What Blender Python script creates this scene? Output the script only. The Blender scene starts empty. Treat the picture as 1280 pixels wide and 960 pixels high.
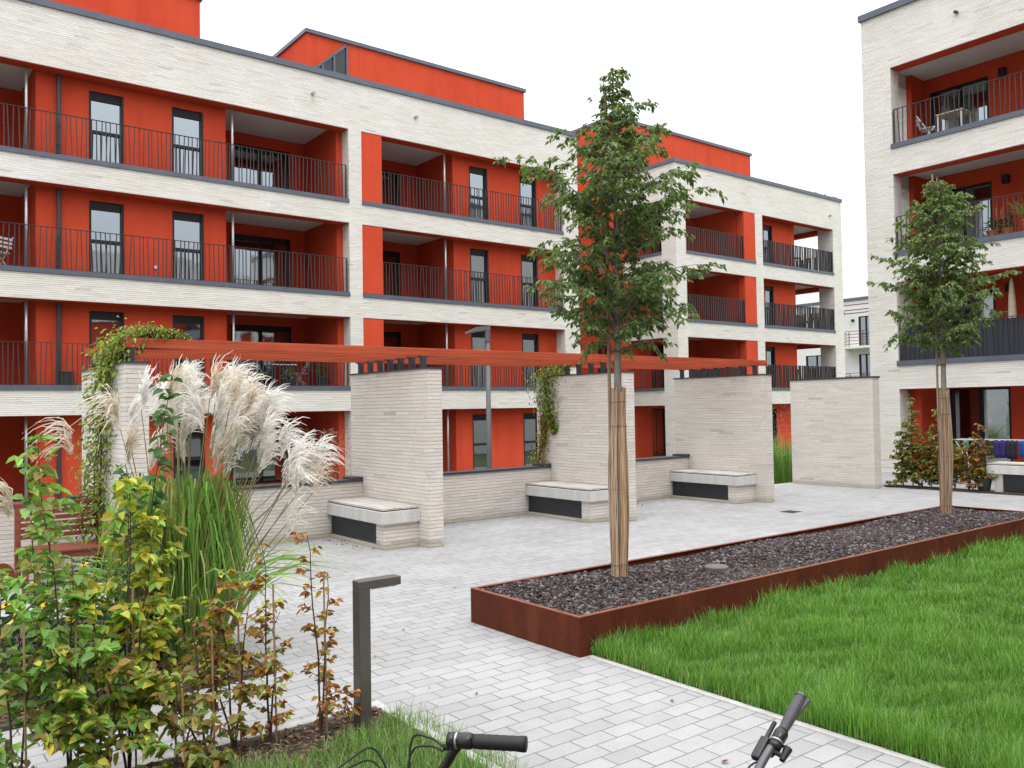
import bpy, math, random
import numpy as np
from mathutils import Matrix, Vector
rng = np.random.default_rng(7)
random.seed(7)
S = bpy.context.scene
COL = S.collection
R = math.radians

# ---------------------------------------------------------------- camera
cam = bpy.data.cameras.new('camera')
cam.sensor_width = 36.0
cam.lens = 1060.0 / 1280.0 * 36.0
cam.clip_start = 0.05
cam.clip_end = 2000
camo = bpy.data.objects.new('camera', cam)
COL.objects.link(camo)
_r = Vector((0.7896739, -0.6133176, -0.0160221)); _u = Vector((-0.0046898, -0.0321481, 0.9994721)); _f = Vector((0.6135089, 0.7891819, 0.0282629))
camo.matrix_world = Matrix(((_r.x, _u.x, -_f.x, 0), (_r.y, _u.y, -_f.y, 0), (_r.z, _u.z, -_f.z, 1.9), (0, 0, 0, 1)))
S.camera = camo

# ---------------------------------------------------------------- sky and light
SUN_DIR = Vector((-0.26, -0.62, 1.45)).normalized()
w = bpy.data.worlds.new('World')
S.world = w
w.use_nodes = True
nt = w.node_tree
for n in list(nt.nodes): nt.nodes.remove(n)
out = nt.nodes.new('ShaderNodeOutputWorld')
bg = nt.nodes.new('ShaderNodeBackground')
bg.inputs['Strength'].default_value = 0.1
sky = nt.nodes.new('ShaderNodeTexSky')
sky.sky_type = 'NISHITA'
sky.sun_disc = False
sky.sun_elevation = math.asin(SUN_DIR.z)
sky.sun_rotation = math.atan2(SUN_DIR.x, SUN_DIR.y) % (2 * math.pi)
tc = nt.nodes.new('ShaderNodeTexCoord')
mp = nt.nodes.new('ShaderNodeMapping'); mp.inputs['Scale'].default_value = (1.5, 1.5, 3.4)
nz = nt.nodes.new('ShaderNodeTexNoise'); nz.inputs['Scale'].default_value = 1.7; nz.inputs['Detail'].default_value = 7; nz.inputs['Roughness'].default_value = 0.55
rp = nt.nodes.new('ShaderNodeValToRGB')
rp.color_ramp.elements[0].position = 0.30; rp.color_ramp.elements[0].color = (0.74, 0.74, 0.74, 1)
rp.color_ramp.elements[1].position = 0.44; rp.color_ramp.elements[1].color = (1, 1, 1, 1)
cloud = nt.nodes.new('ShaderNodeMixRGB')      # cloud deck: white with slightly greyer patches
cloud.inputs[1].default_value = (10.6, 10.75, 11.0, 1); cloud.inputs[2].default_value = (12.2, 12.2, 12.2, 1)
nz2 = nt.nodes.new('ShaderNodeTexNoise'); nz2.inputs['Scale'].default_value = 2.6; nz2.inputs['Detail'].default_value = 5
mx = nt.nodes.new('ShaderNodeMixRGB')
L = nt.links.new
L(tc.outputs['Generated'], mp.inputs['Vector']); L(mp.outputs['Vector'], nz.inputs['Vector']); L(mp.outputs['Vector'], nz2.inputs['Vector'])
L(nz.outputs['Fac'], rp.inputs['Fac']); L(nz2.outputs['Fac'], cloud.inputs[0])
L(rp.outputs['Color'], mx.inputs[0]); L(sky.outputs['Color'], mx.inputs[1]); L(cloud.outputs['Color'], mx.inputs[2])
sepz = nt.nodes.new('ShaderNodeSeparateXYZ'); L(tc.outputs['Generated'], sepz.inputs[0])
mr = nt.nodes.new('ShaderNodeMapRange')       # overcast sky: zenith about three times as bright as the horizon
mr.inputs[1].default_value = 0.0; mr.inputs[2].default_value = 1.0; mr.inputs[3].default_value = 0.52; mr.inputs[4].default_value = 2.25
L(sepz.outputs[2], mr.inputs[0])
vm = nt.nodes.new('ShaderNodeVectorMath'); vm.operation = 'SCALE'
L(mx.outputs['Color'], vm.inputs[0]); L(mr.outputs[0], vm.inputs['Scale'])
L(vm.outputs[0], bg.inputs['Color']); L(bg.outputs['Background'], out.inputs['Surface'])
sun = bpy.data.lights.new('sun', 'SUN'); sun.energy = 0.9; sun.angle = R(18); sun.color = (1.0, 0.965, 0.91)
suno = bpy.data.objects.new('sun', sun); COL.objects.link(suno)
suno.rotation_euler = SUN_DIR.to_track_quat('Z', 'Y').to_euler()
S.view_settings.view_transform = 'Standard'
S.view_settings.look = 'None'
S.view_settings.exposure = 0.30
S.view_settings.gamma = 1.0
S.render.engine = 'CYCLES'
S.cycles.max_bounces = 8
S.cycles.diffuse_bounces = 2
S.cycles.transparent_max_bounces = 8

# ---------------------------------------------------------------- mesh helpers
class MB:
    """collects boxes, bars, tubes and sheets; build() links them as ONE mesh object"""
    def __init__(s): s.v = []; s.f = []; s.mi = []; s.m = 0
    def add(s, vs, fs):
        b = len(s.v); s.v.extend([tuple(map(float, p)) for p in vs]); s.f.extend([tuple(b + i for i in f) for f in fs]); s.mi.extend([s.m] * len(fs)); return s
    def box(s, x0, x1, y0, y1, z0, z1):
        if x0 > x1: x0, x1 = x1, x0
        if y0 > y1: y0, y1 = y1, y0
        if z0 > z1: z0, z1 = z1, z0
        return s.add([(x0, y0, z0), (x1, y0, z0), (x1, y1, z0), (x0, y1, z0), (x0, y0, z1), (x1, y0, z1), (x1, y1, z1), (x0, y1, z1)],
                     [(0, 3, 2, 1), (4, 5, 6, 7), (0, 1, 5, 4), (1, 2, 6, 5), (2, 3, 7, 6), (3, 0, 4, 7)])
    def hexa(s, c):   # 8 corners in box order
        return s.add(c, [(0, 3, 2, 1), (4, 5, 6, 7), (0, 1, 5, 4), (1, 2, 6, 5), (2, 3, 7, 6), (3, 0, 4, 7)])
    def bar(s, p, q, w, h=None, up=(0, 0, 1)):
        """box beam from p to q, w wide, h high"""
        h = h or w; p = Vector(p); q = Vector(q); d = (q - p).normalized(); up = Vector(up)
        if abs(d.dot(up)) > 0.98: up = Vector((0, 1, 0))
        a = d.cross(up).normalized() * (w / 2); b = a.cross(d).normalized() * (h / 2)
        return s.hexa([p - a - b, p + a - b, q + a - b, q - a - b, p - a + b, p + a + b, q + a + b, q - a + b])
    def tube(s, pts, r, n=8, cap=True):
        pts = [Vector(p) for p in pts]; rs = r if hasattr(r, '__len__') else [r] * len(pts)
        vs = []; up = None
        for i, p in enumerate(pts):
            d = ((pts[min(i + 1, len(pts) - 1)]) - (pts[max(i - 1, 0)])).normalized()
            if up is None:
                up = Vector((0, 0, 1)) if abs(d.z) < 0.9 else Vector((1, 0, 0))
            a = d.cross(up)
            if a.length < 1e-4: a = d.cross(Vector((0, 1, 0.3)))
            a.normalize(); b = a.cross(d).normalized(); up = b
            for k in range(n):
                t = 2 * math.pi * k / n
                vs.append(p + (a * math.cos(t) + b * math.sin(t)) * rs[i])
        fs = []
        for i in range(len(pts) - 1):
            for k in range(n):
                k2 = (k + 1) % n
                fs.append((i * n + k, i * n + k2, (i + 1) * n + k2, (i + 1) * n + k))
        if cap:
            fs.append(tuple(range(n))[::-1]); fs.append(tuple((len(pts) - 1) * n + k for k in range(n)))
        return s.add(vs, fs)
    def lathe(s, prof, c=(0, 0, 0), n=20):
        vs = []; c = Vector(c)
        for r_, z in prof:
            for k in range(n):
                t = 2 * math.pi * k / n; vs.append((c.x + r_ * math.cos(t), c.y + r_ * math.sin(t), c.z + z))
        fs = []
        for i in range(len(prof) - 1):
            for k in range(n):
                k2 = (k + 1) % n; fs.append((i * n + k, i * n + k2, (i + 1) * n + k2, (i + 1) * n + k))
        fs.append(tuple(range(n))[::-1]); fs.append(tuple((len(prof) - 1) * n + k for k in range(n)))
        return s.add(vs, fs)
    def build(s, name, mat, parent=None, smooth=False, bevel=0):
        off = root_loc(parent) if parent else Vector((0, 0, 0))
        me = bpy.data.meshes.new(name)
        me.from_pydata([(x - off.x, y - off.y, z - off.z) for x, y, z in s.v], [], s.f)
        mats = mat if isinstance(mat, (list, tuple)) else [mat]
        for m_ in mats: me.materials.append(m_)
        if len(mats) > 1: me.polygons.foreach_set('material_index', s.mi)
        if smooth: me.polygons.foreach_set('use_smooth', [True] * len(me.polygons))
        me.update()
        o = bpy.data.objects.new(name, me); COL.objects.link(o)
        if parent: o.parent = parent
        if bevel:
            md = o.modifiers.new('bevel', 'BEVEL'); md.width = bevel; md.segments = 2; md.limit_method = 'ANGLE'
        return o

def root_loc(o):
    while o.parent: o = o.parent
    return Vector(o.location)

def fast(name, V, quads, mat, parent=None, cols=None, tris=None, smooth=False):
    """numpy mesh: V (n,3), quads (m,4), tris (k,3); cols (m+k,4) one colour per face"""
    V = np.asarray(V, np.float32).copy()
    if parent:
        off = root_loc(parent); V -= np.array(off[:], np.float32)
    quads = np.asarray(quads, np.int32).reshape(-1, 4) if quads is not None else np.zeros((0, 4), np.int32)
    tris = np.asarray(tris, np.int32).reshape(-1, 3) if tris is not None else np.zeros((0, 3), np.int32)
    me = bpy.data.meshes.new(name)
    nl = quads.size + tris.size; nf = len(quads) + len(tris)
    me.vertices.add(len(V)); me.vertices.foreach_set('co', V.ravel())
    me.loops.add(nl); me.loops.foreach_set('vertex_index', np.concatenate([quads.ravel(), tris.ravel()]).astype(np.int32))
    me.polygons.add(nf)
    st = np.concatenate([np.arange(len(quads)) * 4, quads.size + np.arange(len(tris)) * 3]).astype(np.int32)
    me.polygons.foreach_set('loop_start', st)
    if smooth: me.polygons.foreach_set('use_smooth', np.ones(nf, bool))
    me.update(calc_edges=True)
    if cols is not None:
        at = me.color_attributes.new('col', 'FLOAT_COLOR', 'CORNER')
        cols = np.asarray(cols, np.float32)
        per = np.concatenate([np.repeat(cols[:len(quads)], 4, 0), np.repeat(cols[len(quads):], 3, 0)])
        at.data.foreach_set('color', per.ravel())
    for m_ in (mat if isinstance(mat, (list, tuple)) else [mat]): me.materials.append(m_)
    o = bpy.data.objects.new(name, me); COL.objects.link(o)
    if parent: o.parent = parent
    return o

def tag(o, label, cat, group=None, kind=None):
    o['label'] = label; o['category'] = cat
    if group: o['group'] = group
    if kind: o['kind'] = kind
    return o
def thing(name, loc, label, cat, group=None):
    o = bpy.data.objects.new(name, None); COL.objects.link(o); o.location = loc
    o.empty_display_size = 0.2
    return tag(o, label, cat, group)
def struct(o): o['kind'] = 'structure'; return o

# ---------------------------------------------------------------- materials
def nmat(name):
    m = bpy.data.materials.new(name); m.use_nodes = True
    t = m.node_tree; p = t.nodes['Principled BSDF']
    return m, t, p
def N(t, typ, **kw):
    n = t.nodes.new(typ)
    for k, v in kw.items():
        if k.startswith('i_'):
            n.inputs[k[2:].replace('_', ' ')].default_value = v
        else: setattr(n, k, v)
    return n
def math_(t, op, a, b=None, c=None):
    n = t.nodes.new('ShaderNodeMath'); n.operation = op
    for i, x in enumerate((a, b, c)):
        if x is None: continue
        if isinstance(x, (int, float)): n.inputs[i].default_value = x
        else: t.links.new(x, n.inputs[i])
    return n.outputs[0]
def mixc(t, fac, a, b, mode='MIX'):
    n = t.nodes.new('ShaderNodeMixRGB'); n.blend_type = mode
    for i, x in enumerate((fac, a, b)):
        if isinstance(x, (int, float)): n.inputs[i].default_value = x
        elif isinstance(x, tuple): n.inputs[i].default_value = (*x, 1) if len(x) == 3 else x
        else: t.links.new(x, n.inputs[i])
    return n.outputs[0]
def pos(t):
    g = t.nodes.new('ShaderNodeNewGeometry'); s = t.nodes.new('ShaderNodeSeparateXYZ'); t.links.new(g.outputs['Position'], s.inputs[0])
    return g.outputs['Position'], s.outputs[0], s.outputs[1], s.outputs[2]
def noise(t, vec, scale, detail=4, rough=0.55, stretch=None):
    if stretch:
        mpn = t.nodes.new('ShaderNodeMapping'); mpn.inputs['Scale'].default_value = stretch; t.links.new(vec, mpn.inputs[0]); vec = mpn.outputs[0]
    n = t.nodes.new('ShaderNodeTexNoise'); n.inputs['Scale'].default_value = scale; n.inputs['Detail'].default_value = detail; n.inputs['Roughness'].default_value = rough
    t.links.new(vec, n.inputs['Vector']); return n.outputs['Fac']
def ramp(t, fac, stops):
    n = t.nodes.new('ShaderNodeValToRGB'); e = n.color_ramp.elements
    while len(e) < len(stops): e.new(0.5)
    for i, (p_, c_) in enumerate(stops):
        e[i].position = p_; e[i].color = (*c_, 1) if len(c_) == 3 else c_
    t.links.new(fac, n.inputs[0]); return n.outputs[0]
def bump(t, p, h, dist, strength=0.6):
    b = t.nodes.new('ShaderNodeBump'); b.inputs['Distance'].default_value = dist; b.inputs['Strength'].default_value = strength
    t.links.new(h, b.inputs['Height']); t.links.new(b.outputs[0], p.inputs['Normal'])
def plain(name, c, rough=0.6, var=0.12, scale=3.0, metal=0.0, bmp=0.0, bscale=60, stretch=None, spec=None):
    m, t, p = nmat(name); P, x, y, z = pos(t)
    f = noise(t, P, scale, 5, 0.6, stretch)
    lo = tuple(v * (1 - var) for v in c); hi = tuple(min(1, v * (1 + var)) for v in c)
    t.links.new(ramp(t, f, [(0.3, lo), (0.7, hi)]), p.inputs['Base Color'])
    p.inputs['Roughness'].default_value = rough; p.inputs['Metallic'].default_value = metal
    if spec is not None: p.inputs['Specular IOR Level'].default_value = spec
    if bmp: bump(t, p, noise(t, P, bscale, 4), bmp)
    return m
def cells(t, u, v, wdt, hgt, mort):
    """running-bond units with a random shift per row: random value per unit, joint mask 0..1 (1 = joint)"""
    row = math_(t, 'FLOOR', math_(t, 'DIVIDE', v, hgt))
    wn = t.nodes.new('ShaderNodeTexWhiteNoise'); wn.noise_dimensions = '1D'; t.links.new(row, wn.inputs['W'])
    us = math_(t, 'ADD', math_(t, 'DIVIDE', u, wdt), math_(t, 'ADD', math_(t, 'MULTIPLY', row, 0.5), math_(t, 'MULTIPLY', wn.outputs['Value'], 0.36)))
    colm = math_(t, 'FLOOR', us)
    cb = t.nodes.new('ShaderNodeCombineXYZ'); t.links.new(colm, cb.inputs[0]); t.links.new(row, cb.inputs[1])
    w2 = t.nodes.new('ShaderNodeTexWhiteNoise'); w2.noise_dimensions = '2D'; t.links.new(cb.outputs[0], w2.inputs['Vector'])
    fu = math_(t, 'MULTIPLY', math_(t, 'FRACT', us), wdt); fv = math_(t, 'MULTIPLY', math_(t, 'FRACT', math_(t, 'DIVIDE', v, hgt)), hgt)
    du = math_(t, 'MINIMUM', fu, math_(t, 'SUBTRACT', wdt, fu)); dv = math_(t, 'MINIMUM', fv, math_(t, 'SUBTRACT', hgt, fv))
    def soft(d): 
        mr = t.nodes.new('ShaderNodeMapRange'); mr.inputs[1].default_value = mort * 0.5; mr.inputs[2].default_value = mort * 1.1; mr.inputs[3].default_value = 1; mr.inputs[4].default_value = 0
        t.links.new(d, mr.inputs[0]); return mr.outputs[0]
    return w2.outputs['Value'], soft(du), soft(dv), w2.outputs['Color']

def brick(name, base, shift=1.0, algae=False):
    m, t, p = nmat(name); P, x, y, z = pos(t)
    u = math_(t, 'ADD', x, y)
    rnd, ju, jv, _ = cells(t, u, z, 0.36, 0.052, 0.006)
    c = ramp(t, rnd, [(0.0, tuple(v * 0.72 for v in base)), (0.008, tuple(v * 0.86 for v in base)), (0.03, (base[0] * .93, base[1] * .91, base[2] * .87)), (0.14, tuple(v * 0.95 for v in base)),
                      (0.55, base), (0.95, tuple(min(.86, v * 1.05) for v in base)), (1.0, (base[0] * .99, base[1] * .94, base[2] * .84))])
    big = noise(t, P, 0.8, 5); fine = noise(t, P, 22, 4, 0.7, (1, 1, 3))
    c = mixc(t, 1.0, c, ramp(t, big, [(0.3, (.93, .92, .90)), (0.7, (1.03, 1.03, 1.03))]), 'MULTIPLY')
    c = mixc(t, 1.0, c, ramp(t, fine, [(0.3, (.88, .87, .86)), (0.55, (1.02, 1.02, 1.02))]), 'MULTIPLY')
    jm = math_(t, 'MAXIMUM', math_(t, 'MULTIPLY', ju, .45), jv)
    c = mixc(t, math_(t, 'MULTIPLY', jm, 0.55), c, tuple(v * 0.80 for v in base))
    if algae:   # greenish splash stain along the foot of garden walls
        st = math_(t, 'ADD', z, math_(t, 'MULTIPLY', noise(t, P, 5, 4), 0.12))
        c = mixc(t, ramp(t, st, [(0.10, (.55, .55, .55)), (0.19, (0, 0, 0))]), c, (.33, .29, .19))
    t.links.new(c, p.inputs['Base Color']); p.inputs['Roughness'].default_value = 0.85
    h = math_(t, 'ADD', math_(t, 'SUBTRACT', 1, jm), math_(t, 'ADD', math_(t, 'MULTIPLY', fine, 0.6), math_(t, 'MULTIPLY', rnd, 0.5)))
    bump(t, p, h, 0.010, 0.85)
    return m

M = {}
M['brick'] = brick('white_roman_brick', (.80, .785, .755))
M['brick_garden'] = brick('garden_wall_brick', (.71, .675, .635), algae=True)
def plaster():
    m, t, p = nmat('red_plaster'); P, x, y, z = pos(t)
    a = noise(t, P, .7, 5, .6); st = noise(t, P, 3.2, 5, .7, (1, 1, .07)); f = noise(t, P, 90, 4, .7)
    c = ramp(t, a, [(.3, (.55, .066, .031)), (.5, (.61, .078, .036)), (.7, (.64, .086, .041))])
    c = mixc(t, 1, c, ramp(t, st, [(.3, (.90, .88, .88)), (.5, (1, 1, 1)), (.72, (1.03, 1.05, 1.06))]), 'MULTIPLY')
    c = mixc(t, 1, c, ramp(t, f, [(.3, (.93, .92, .92)), (.65, (1.03, 1.03, 1.03))]), 'MULTIPLY')
    t.links.new(c, p.inputs['Base Color']); p.inputs['Roughness'].default_value = .9; p.inputs['Specular IOR Level'].default_value = .12
    bump(t, p, f, .003, .8); return m
M['red'] = plaster()
M['red_dark'] = M['red']
M['soffit'] = plain('soffit_paint', (.82, .81, .81), 0.8, 0.04)
M['steel'] = plain('anthracite_steel', (.040, .045, .056), 0.45, 0.12, 8, spec=0.5)
M['coping'] = plain('zinc_coping', (.095, .115, .155), 0.42, 0.12, 2.5, spec=0.5)
M['bars'] = plain('railing_steel', (.034, .032, .036), 0.5, 0.15, 8)
M['frame'] = plain('window_frame', (.022, .023, .027), 0.5, 0.1, 8, spec=.25)
M['pole'] = plain('galvanised_steel', (.42, .43, .45), 0.35, 0.15, 14, metal=0.6)
M['floor'] = plain('balcony_floor', (.24, .24, .24), 0.8)
M['roof'] = plain('roof_membrane', (.16, .16, .16), 0.9)
M['white_plaster'] = plain('white_plaster', (.74, .74, .73), 0.85, 0.03)
M['rail_red'] = plain('red_brown_rail', (.16, .03, .03), 0.5)
M['concrete'] = None
def concrete():
    m, t, p = nmat('cast_concrete'); P, x, y, z = pos(t)
    a = noise(t, P, 9, 5, 0.6, (1, 1, .12)); b = noise(t, P, 50, 3)
    c = ramp(t, a, [(0.25, (.50, .50, .485)), (0.6, (.66, .655, .635)), (0.8, (.71, .705, .69))])
    c = mixc(t, 0.35, c, ramp(t, b, [(0.35, (.36, .36, .35)), (0.6, (.58, .58, .57))]))
    t.links.new(c, p.inputs['Base Color']); p.inputs['Roughness'].default_value = 0.8; bump(t, p, b, 0.002); return m
M['concrete'] = concrete()
def glass():
    m, t, p = nmat('window_glass')
    p.inputs['Base Color'].default_value = (.010, .012, .015, 1); p.inputs['Roughness'].default_value = 0.03
    p.inputs['IOR'].default_value = 4.6; p.inputs['Specular Tint'].default_value = (.80, .91, 1.0, 1); p.inputs['Specular IOR Level'].default_value = 0.5
    P, x, y, z = pos(t); bump(t, p, noise(t, P, 1.2, 2), 0.012, 0.25); return m
M['glass'] = glass()
M['glass_dark'] = plain('dark_glass', (.03, .034, .04), .08, .1, 3)
def wood(name, c, stretch, rough=0.65, var=.35):
    m, t, p = nmat(name); P, x, y, z = pos(t)
    g = noise(t, P, 14, 6, 0.65, stretch); k = noise(t, P, 2, 3)
    col = ramp(t, g, [(0.28, tuple(v * (1 - var) for v in c)), (0.5, c), (0.75, tuple(min(1, v * (1 + var)) for v in c))])
    col = mixc(t, 1, col, ramp(t, k, [(.3, (.86, .86, .86)), (.7, (1.08, 1.08, 1.08))]), 'MULTIPLY')
    t.links.new(col, p.inputs['Base Color']); p.inputs['Roughness'].default_value = rough; bump(t, p, g, 0.003); return m
M['pergola'] = wood('stained_pergola_wood', (.44, .070, .022), (.08, 1, 3))
M['bench_wood'] = wood('weathered_larch', (.50, .475, .445), (1, .1, 1), 0.75)
M['hardwood'] = wood('red_hardwood', (.22, .055, .030), (.15, 1, 1))
M['bark'] = wood('grey_bark', (.27, .245, .21), (1, 1, .25), 0.85)
M['stake'] = wood('stake_wood', (.30, .215, .15), (1, 1, .1), 0.8)
M['twig'] = plain('dark_twig', (.075, .045, .032), 0.8, .3, 20)
M['tan_stick'] = plain('cane', (.34, .23, .13), 0.8, .2, 20)
def reed():
    m, t, p = nmat('reed_mat'); P, x, y, z = pos(t)
    at = t.nodes.new('ShaderNodeAttribute'); at.attribute_name = 'col'
    g = noise(t, P, 30, 4, 0.7, (1, 1, .12))
    c = mixc(t, 1, at.outputs['Color'], ramp(t, g, [(.3, (.72, .70, .68)), (.65, (1.12, 1.1, 1.08))]), 'MULTIPLY')
    t.links.new(c, p.inputs['Base Color']); p.inputs['Roughness'].default_value = 0.75; return m
M['reed'] = reed()
def corten():
    m, t, p = nmat('corten_steel'); P, x, y, z = pos(t)
    a = noise(t, P, 4.5, 6, 0.65, (1, 1, .22)); b = noise(t, P, 60, 4, 0.7); s_ = noise(t, P, 2.1, 3, 0.5, (1, 1, .1))
    c = ramp(t, a, [(0.3, (.052, .014, .008)), (0.52, (.105, .025, .011)), (0.72, (.175, .042, .017))])
    c = mixc(t, 0.4, c, ramp(t, b, [(.35, (.04, .011, .007)), (.65, (.14, .034, .014))]))
    c = mixc(t, ramp(t, s_, [(.66, (0, 0, 0)), (.80, (.5, .5, .5))]), c, (.15, .085, .05))
    t.links.new(c, p.inputs['Base Color']); p.inputs['Roughness'].default_value = 0.8; p.inputs['Specular IOR Level'].default_value = .18; bump(t, p, b, 0.0015); return m
M['corten'] = corten()
M['corten_edge'] = plain('corten_edge', (.20, .062, .030), 0.75, .3, 20)
def paving():
    m, t, p = nmat('concrete_pavers'); P, x, y, z = pos(t)
    rnd, ju, jv, _ = cells(t, x, y, 0.250, 0.136, 0.0048)
    c = ramp(t, rnd, [(0, (.320, .320, .328)), (.5, (.352, .352, .362)), (1, (.378, .378, .388))])
    f = noise(t, P, 70, 4, 0.7); b = noise(t, P, 0.9, 5); b2 = noise(t, P, 4, 5, .65)
    c = mixc(t, 1, c, ramp(t, f, [(.3, (.86, .86, .86)), (.6, (1.04, 1.04, 1.04))]), 'MULTIPLY')
    c = mixc(t, 1, c, ramp(t, b, [(.3, (.90, .90, .89)), (.65, (1.04, 1.04, 1.04))]), 'MULTIPLY')
    c = mixc(t, 1, c, ramp(t, b2, [(.25, (.90, .895, .88)), (.5, (1.01, 1.01, 1.01))]), 'MULTIPLY')
    st = noise(t, P, 1.6, 6, .7); sp = noise(t, P, 9, 5, .75)
    c = mixc(t, ramp(t, st, [(.58, (0, 0, 0)), (.72, (.18, .18, .18))]), c, (.33, .325, .31))
    c = mixc(t, ramp(t, sp, [(.68, (0, 0, 0)), (.76, (.25, .25, .25))]), c, (.26, .25, .235))
    jn = ramp(t, noise(t, P, 2.2, 4, .6), [(.3, (.45, .45, .45)), (.65, (1, 1, 1))])
    j = math_(t, 'MULTIPLY', jn, math_(t, 'MAXIMUM', math_(t, 'MULTIPLY', ju, 0.95), math_(t, 'MULTIPLY', jv, 0.8)))
    c = mixc(t, math_(t, 'MULTIPLY', j, .92), c, (.060, .058, .055))
    t.links.new(c, p.inputs['Base Color']); p.inputs['Roughness'].default_value = 0.8
    h = math_(t, 'SUBTRACT', math_(t, 'MULTIPLY', f, 0.15), math_(t, 'MAXIMUM', ju, jv))
    bump(t, p, h, 0.004, 0.7); return m
M['paving'] = paving()
M['kerb'] = plain('kerb_concrete', (.47, .465, .45), 0.85, .14, 12, bmp=.002)
M['soil'] = plain('soil', (.055, .040, .028), 0.95, .4, 14, bmp=.02, bscale=30)
M['lawn_soil'] = plain('lawn_soil', (.045, .060, .018), 0.95, .4, 5, bmp=.02, bscale=30)
M['ground'] = plain('garden_ground', (.060, .085, .028), 0.95, .4, 1.5, bmp=.03, bscale=20)
def vcol(name, rough=0.55, transl=0.0, tint=(1.25, 1.35, .7), spec=None):
    m, t, p = nmat(name)
    at = t.nodes.new('ShaderNodeAttribute'); at.attribute_name = 'col'
    P, x, y, z = pos(t)
    c = mixc(t, 1, at.outputs['Color'], ramp(t, noise(t, P, 40, 3), [(.3, (.85, .85, .85)), (.7, (1.12, 1.12, 1.12))]), 'MULTIPLY')
    t.links.new(c, p.inputs['Base Color']); p.inputs['Roughness'].default_value = rough
    if spec is not None: p.inputs['Specular IOR Level'].default_value = spec
    if transl:
        tr = t.nodes.new('ShaderNodeBsdfTranslucent'); mxs = t.nodes.new('ShaderNodeMixShader'); mxs.inputs[0].default_value = transl
        t.links.new(mixc(t, 1, c, tint, 'MULTIPLY'), tr.inputs[0])
        o = [n for n in t.nodes if n.type == 'OUTPUT_MATERIAL'][0]
        t.links.new(p.outputs[0], mxs.inputs[1]); t.links.new(tr.outputs[0], mxs.inputs[2]); t.links.new(mxs.outputs[0], o.inputs[0])
    return m
M['leaf'] = vcol('leaves', 0.52, 0.32, spec=.35)
M['grass'] = vcol('grass_blades', 0.5, 0.30)
M['plume'] = vcol('grass_plume', 0.8, 0.45, (1.05, 1.05, 1.05))
M['stone'] = vcol('lava_gravel', 0.85)
M['chip'] = vcol('bark_chips', 0.9)
M['petal'] = plain('yellow_petal', (.78, .46, .02), 0.6, .2, 40)
M['cone'] = plain('flower_centre', (.06, .025, .012), 0.9, .3, 60)
M['black_rubber'] = plain('black_rubber', (.006, .006, .0065), 0.6, .2, 30, bmp=.001, bscale=400)
M['bike_black'] = plain('black_paint', (.012, .012, .013), 0.3, .1, 5)
M['bike_silver'] = plain('brushed_aluminium', (.45, .45, .46), 0.32, .1, 20, metal=0.9)
M['grey_grip'] = plain('grey_grip', (.055, .055, .065), 0.55, .15, 30)
M['bollard'] = plain('bronze_bollard', (.112, .100, .092), 0.42, .1, 6, metal=.35)
M['lamp'] = plain('lamp_post_grey', (.115, .12, .128), 0.5, .1, 6)
M['terracotta'] = plain('terracotta', (.42, .13, .05), 0.85, .2, 12)
M['dark_pot'] = plain('dark_pot', (.03, .033, .036), 0.6)
M['purple'] = plain('purple_cloth', (.035, .022, .13), 0.9, .2, 8)
M['blue'] = plain('blue_cloth', (.015, .07, .28), 0.9, .2, 8)
M['green_cloth'] = plain('mint_cloth', (.12, .42, .30), 0.9, .2, 8)
M['dark_cloth'] = plain('dark_cloth', (.02, .02, .03), 0.9, .2, 8)
M['orange'] = plain('orange_wood', (.40, .13, .03), 0.7, .25, 8)
M['cream'] = plain('cream_canvas', (.60, .50, .38), 0.9, .1, 8)
M['white_metal'] = plain('white_metal', (.72, .72, .72), 0.4, .05)
M['rust'] = plain('rusty_plate', (.20, .045, .014), 0.85, .35, 22, bmp=.001)
M['white_paint'] = plain('white_paint', (.75, .74, .72), 0.7, .05)
M['screen'] = plain('privacy_fabric', (.035, .040, .055), 0.8, .15, 30, stretch=(1, 6, .3))
# ---------------------------------------------------------------- ground, paving, beds
g = MB(); g.add([(-900, -900, -.45), (900, -900, -.45), (900, 900, -.45), (-900, 900, -.45)], [(0, 1, 2, 3)])
struct(g.build('ground', M['ground']))
g = MB(); g.box(-16, 18.3, -14, 12.08, -.5, 0); g.box(18.3, 22.0, -14, 12.3, -.5, -0.001)
struct(g.build('courtyard_paving', M['paving']))
g = MB(); g.box(-8, 42, 21.5, 24, -.6, -.37)
struct(g.build('terrace', M['floor']))
def kerb(name, segs):
    k = MB()
    for s_ in segs: k.box(*s_)
    return struct(k.build(name, M['kerb'], bevel=.006))
kerb('bed_kerb', [(-3, 2.66, 4.80, 4.88, -.2, .045), (2.60, 2.66, -2, 4.80, -.2, .045)])
kerb('lawn_kerb', [(4.405, 4.46, -4, 4.79, -.2, .012)])
g = MB(); g.box(-3, 2.598, 4.40, 4.798, -.2, .025); g.box(-3, 2.598, -2, 4.398, -.2, .022)
struct(g.build('hedge_bed_soil', M['soil']))
g = MB(); g.box(-3, 2.42, 5.98, 8.8, -.2, .03)
struct(g.build('flower_bed_soil', M['soil']))
g = MB(); g.box(18.28, 18.66, 6.2, 9.98, -.2, .03)
struct(g.build('hedge_strip_soil', M['soil']))
g = MB(); g.box(4.472, 34, -8, 4.80, -.2, .02)
struct(g.build('lawn_soil', M['lawn_soil']))

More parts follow.
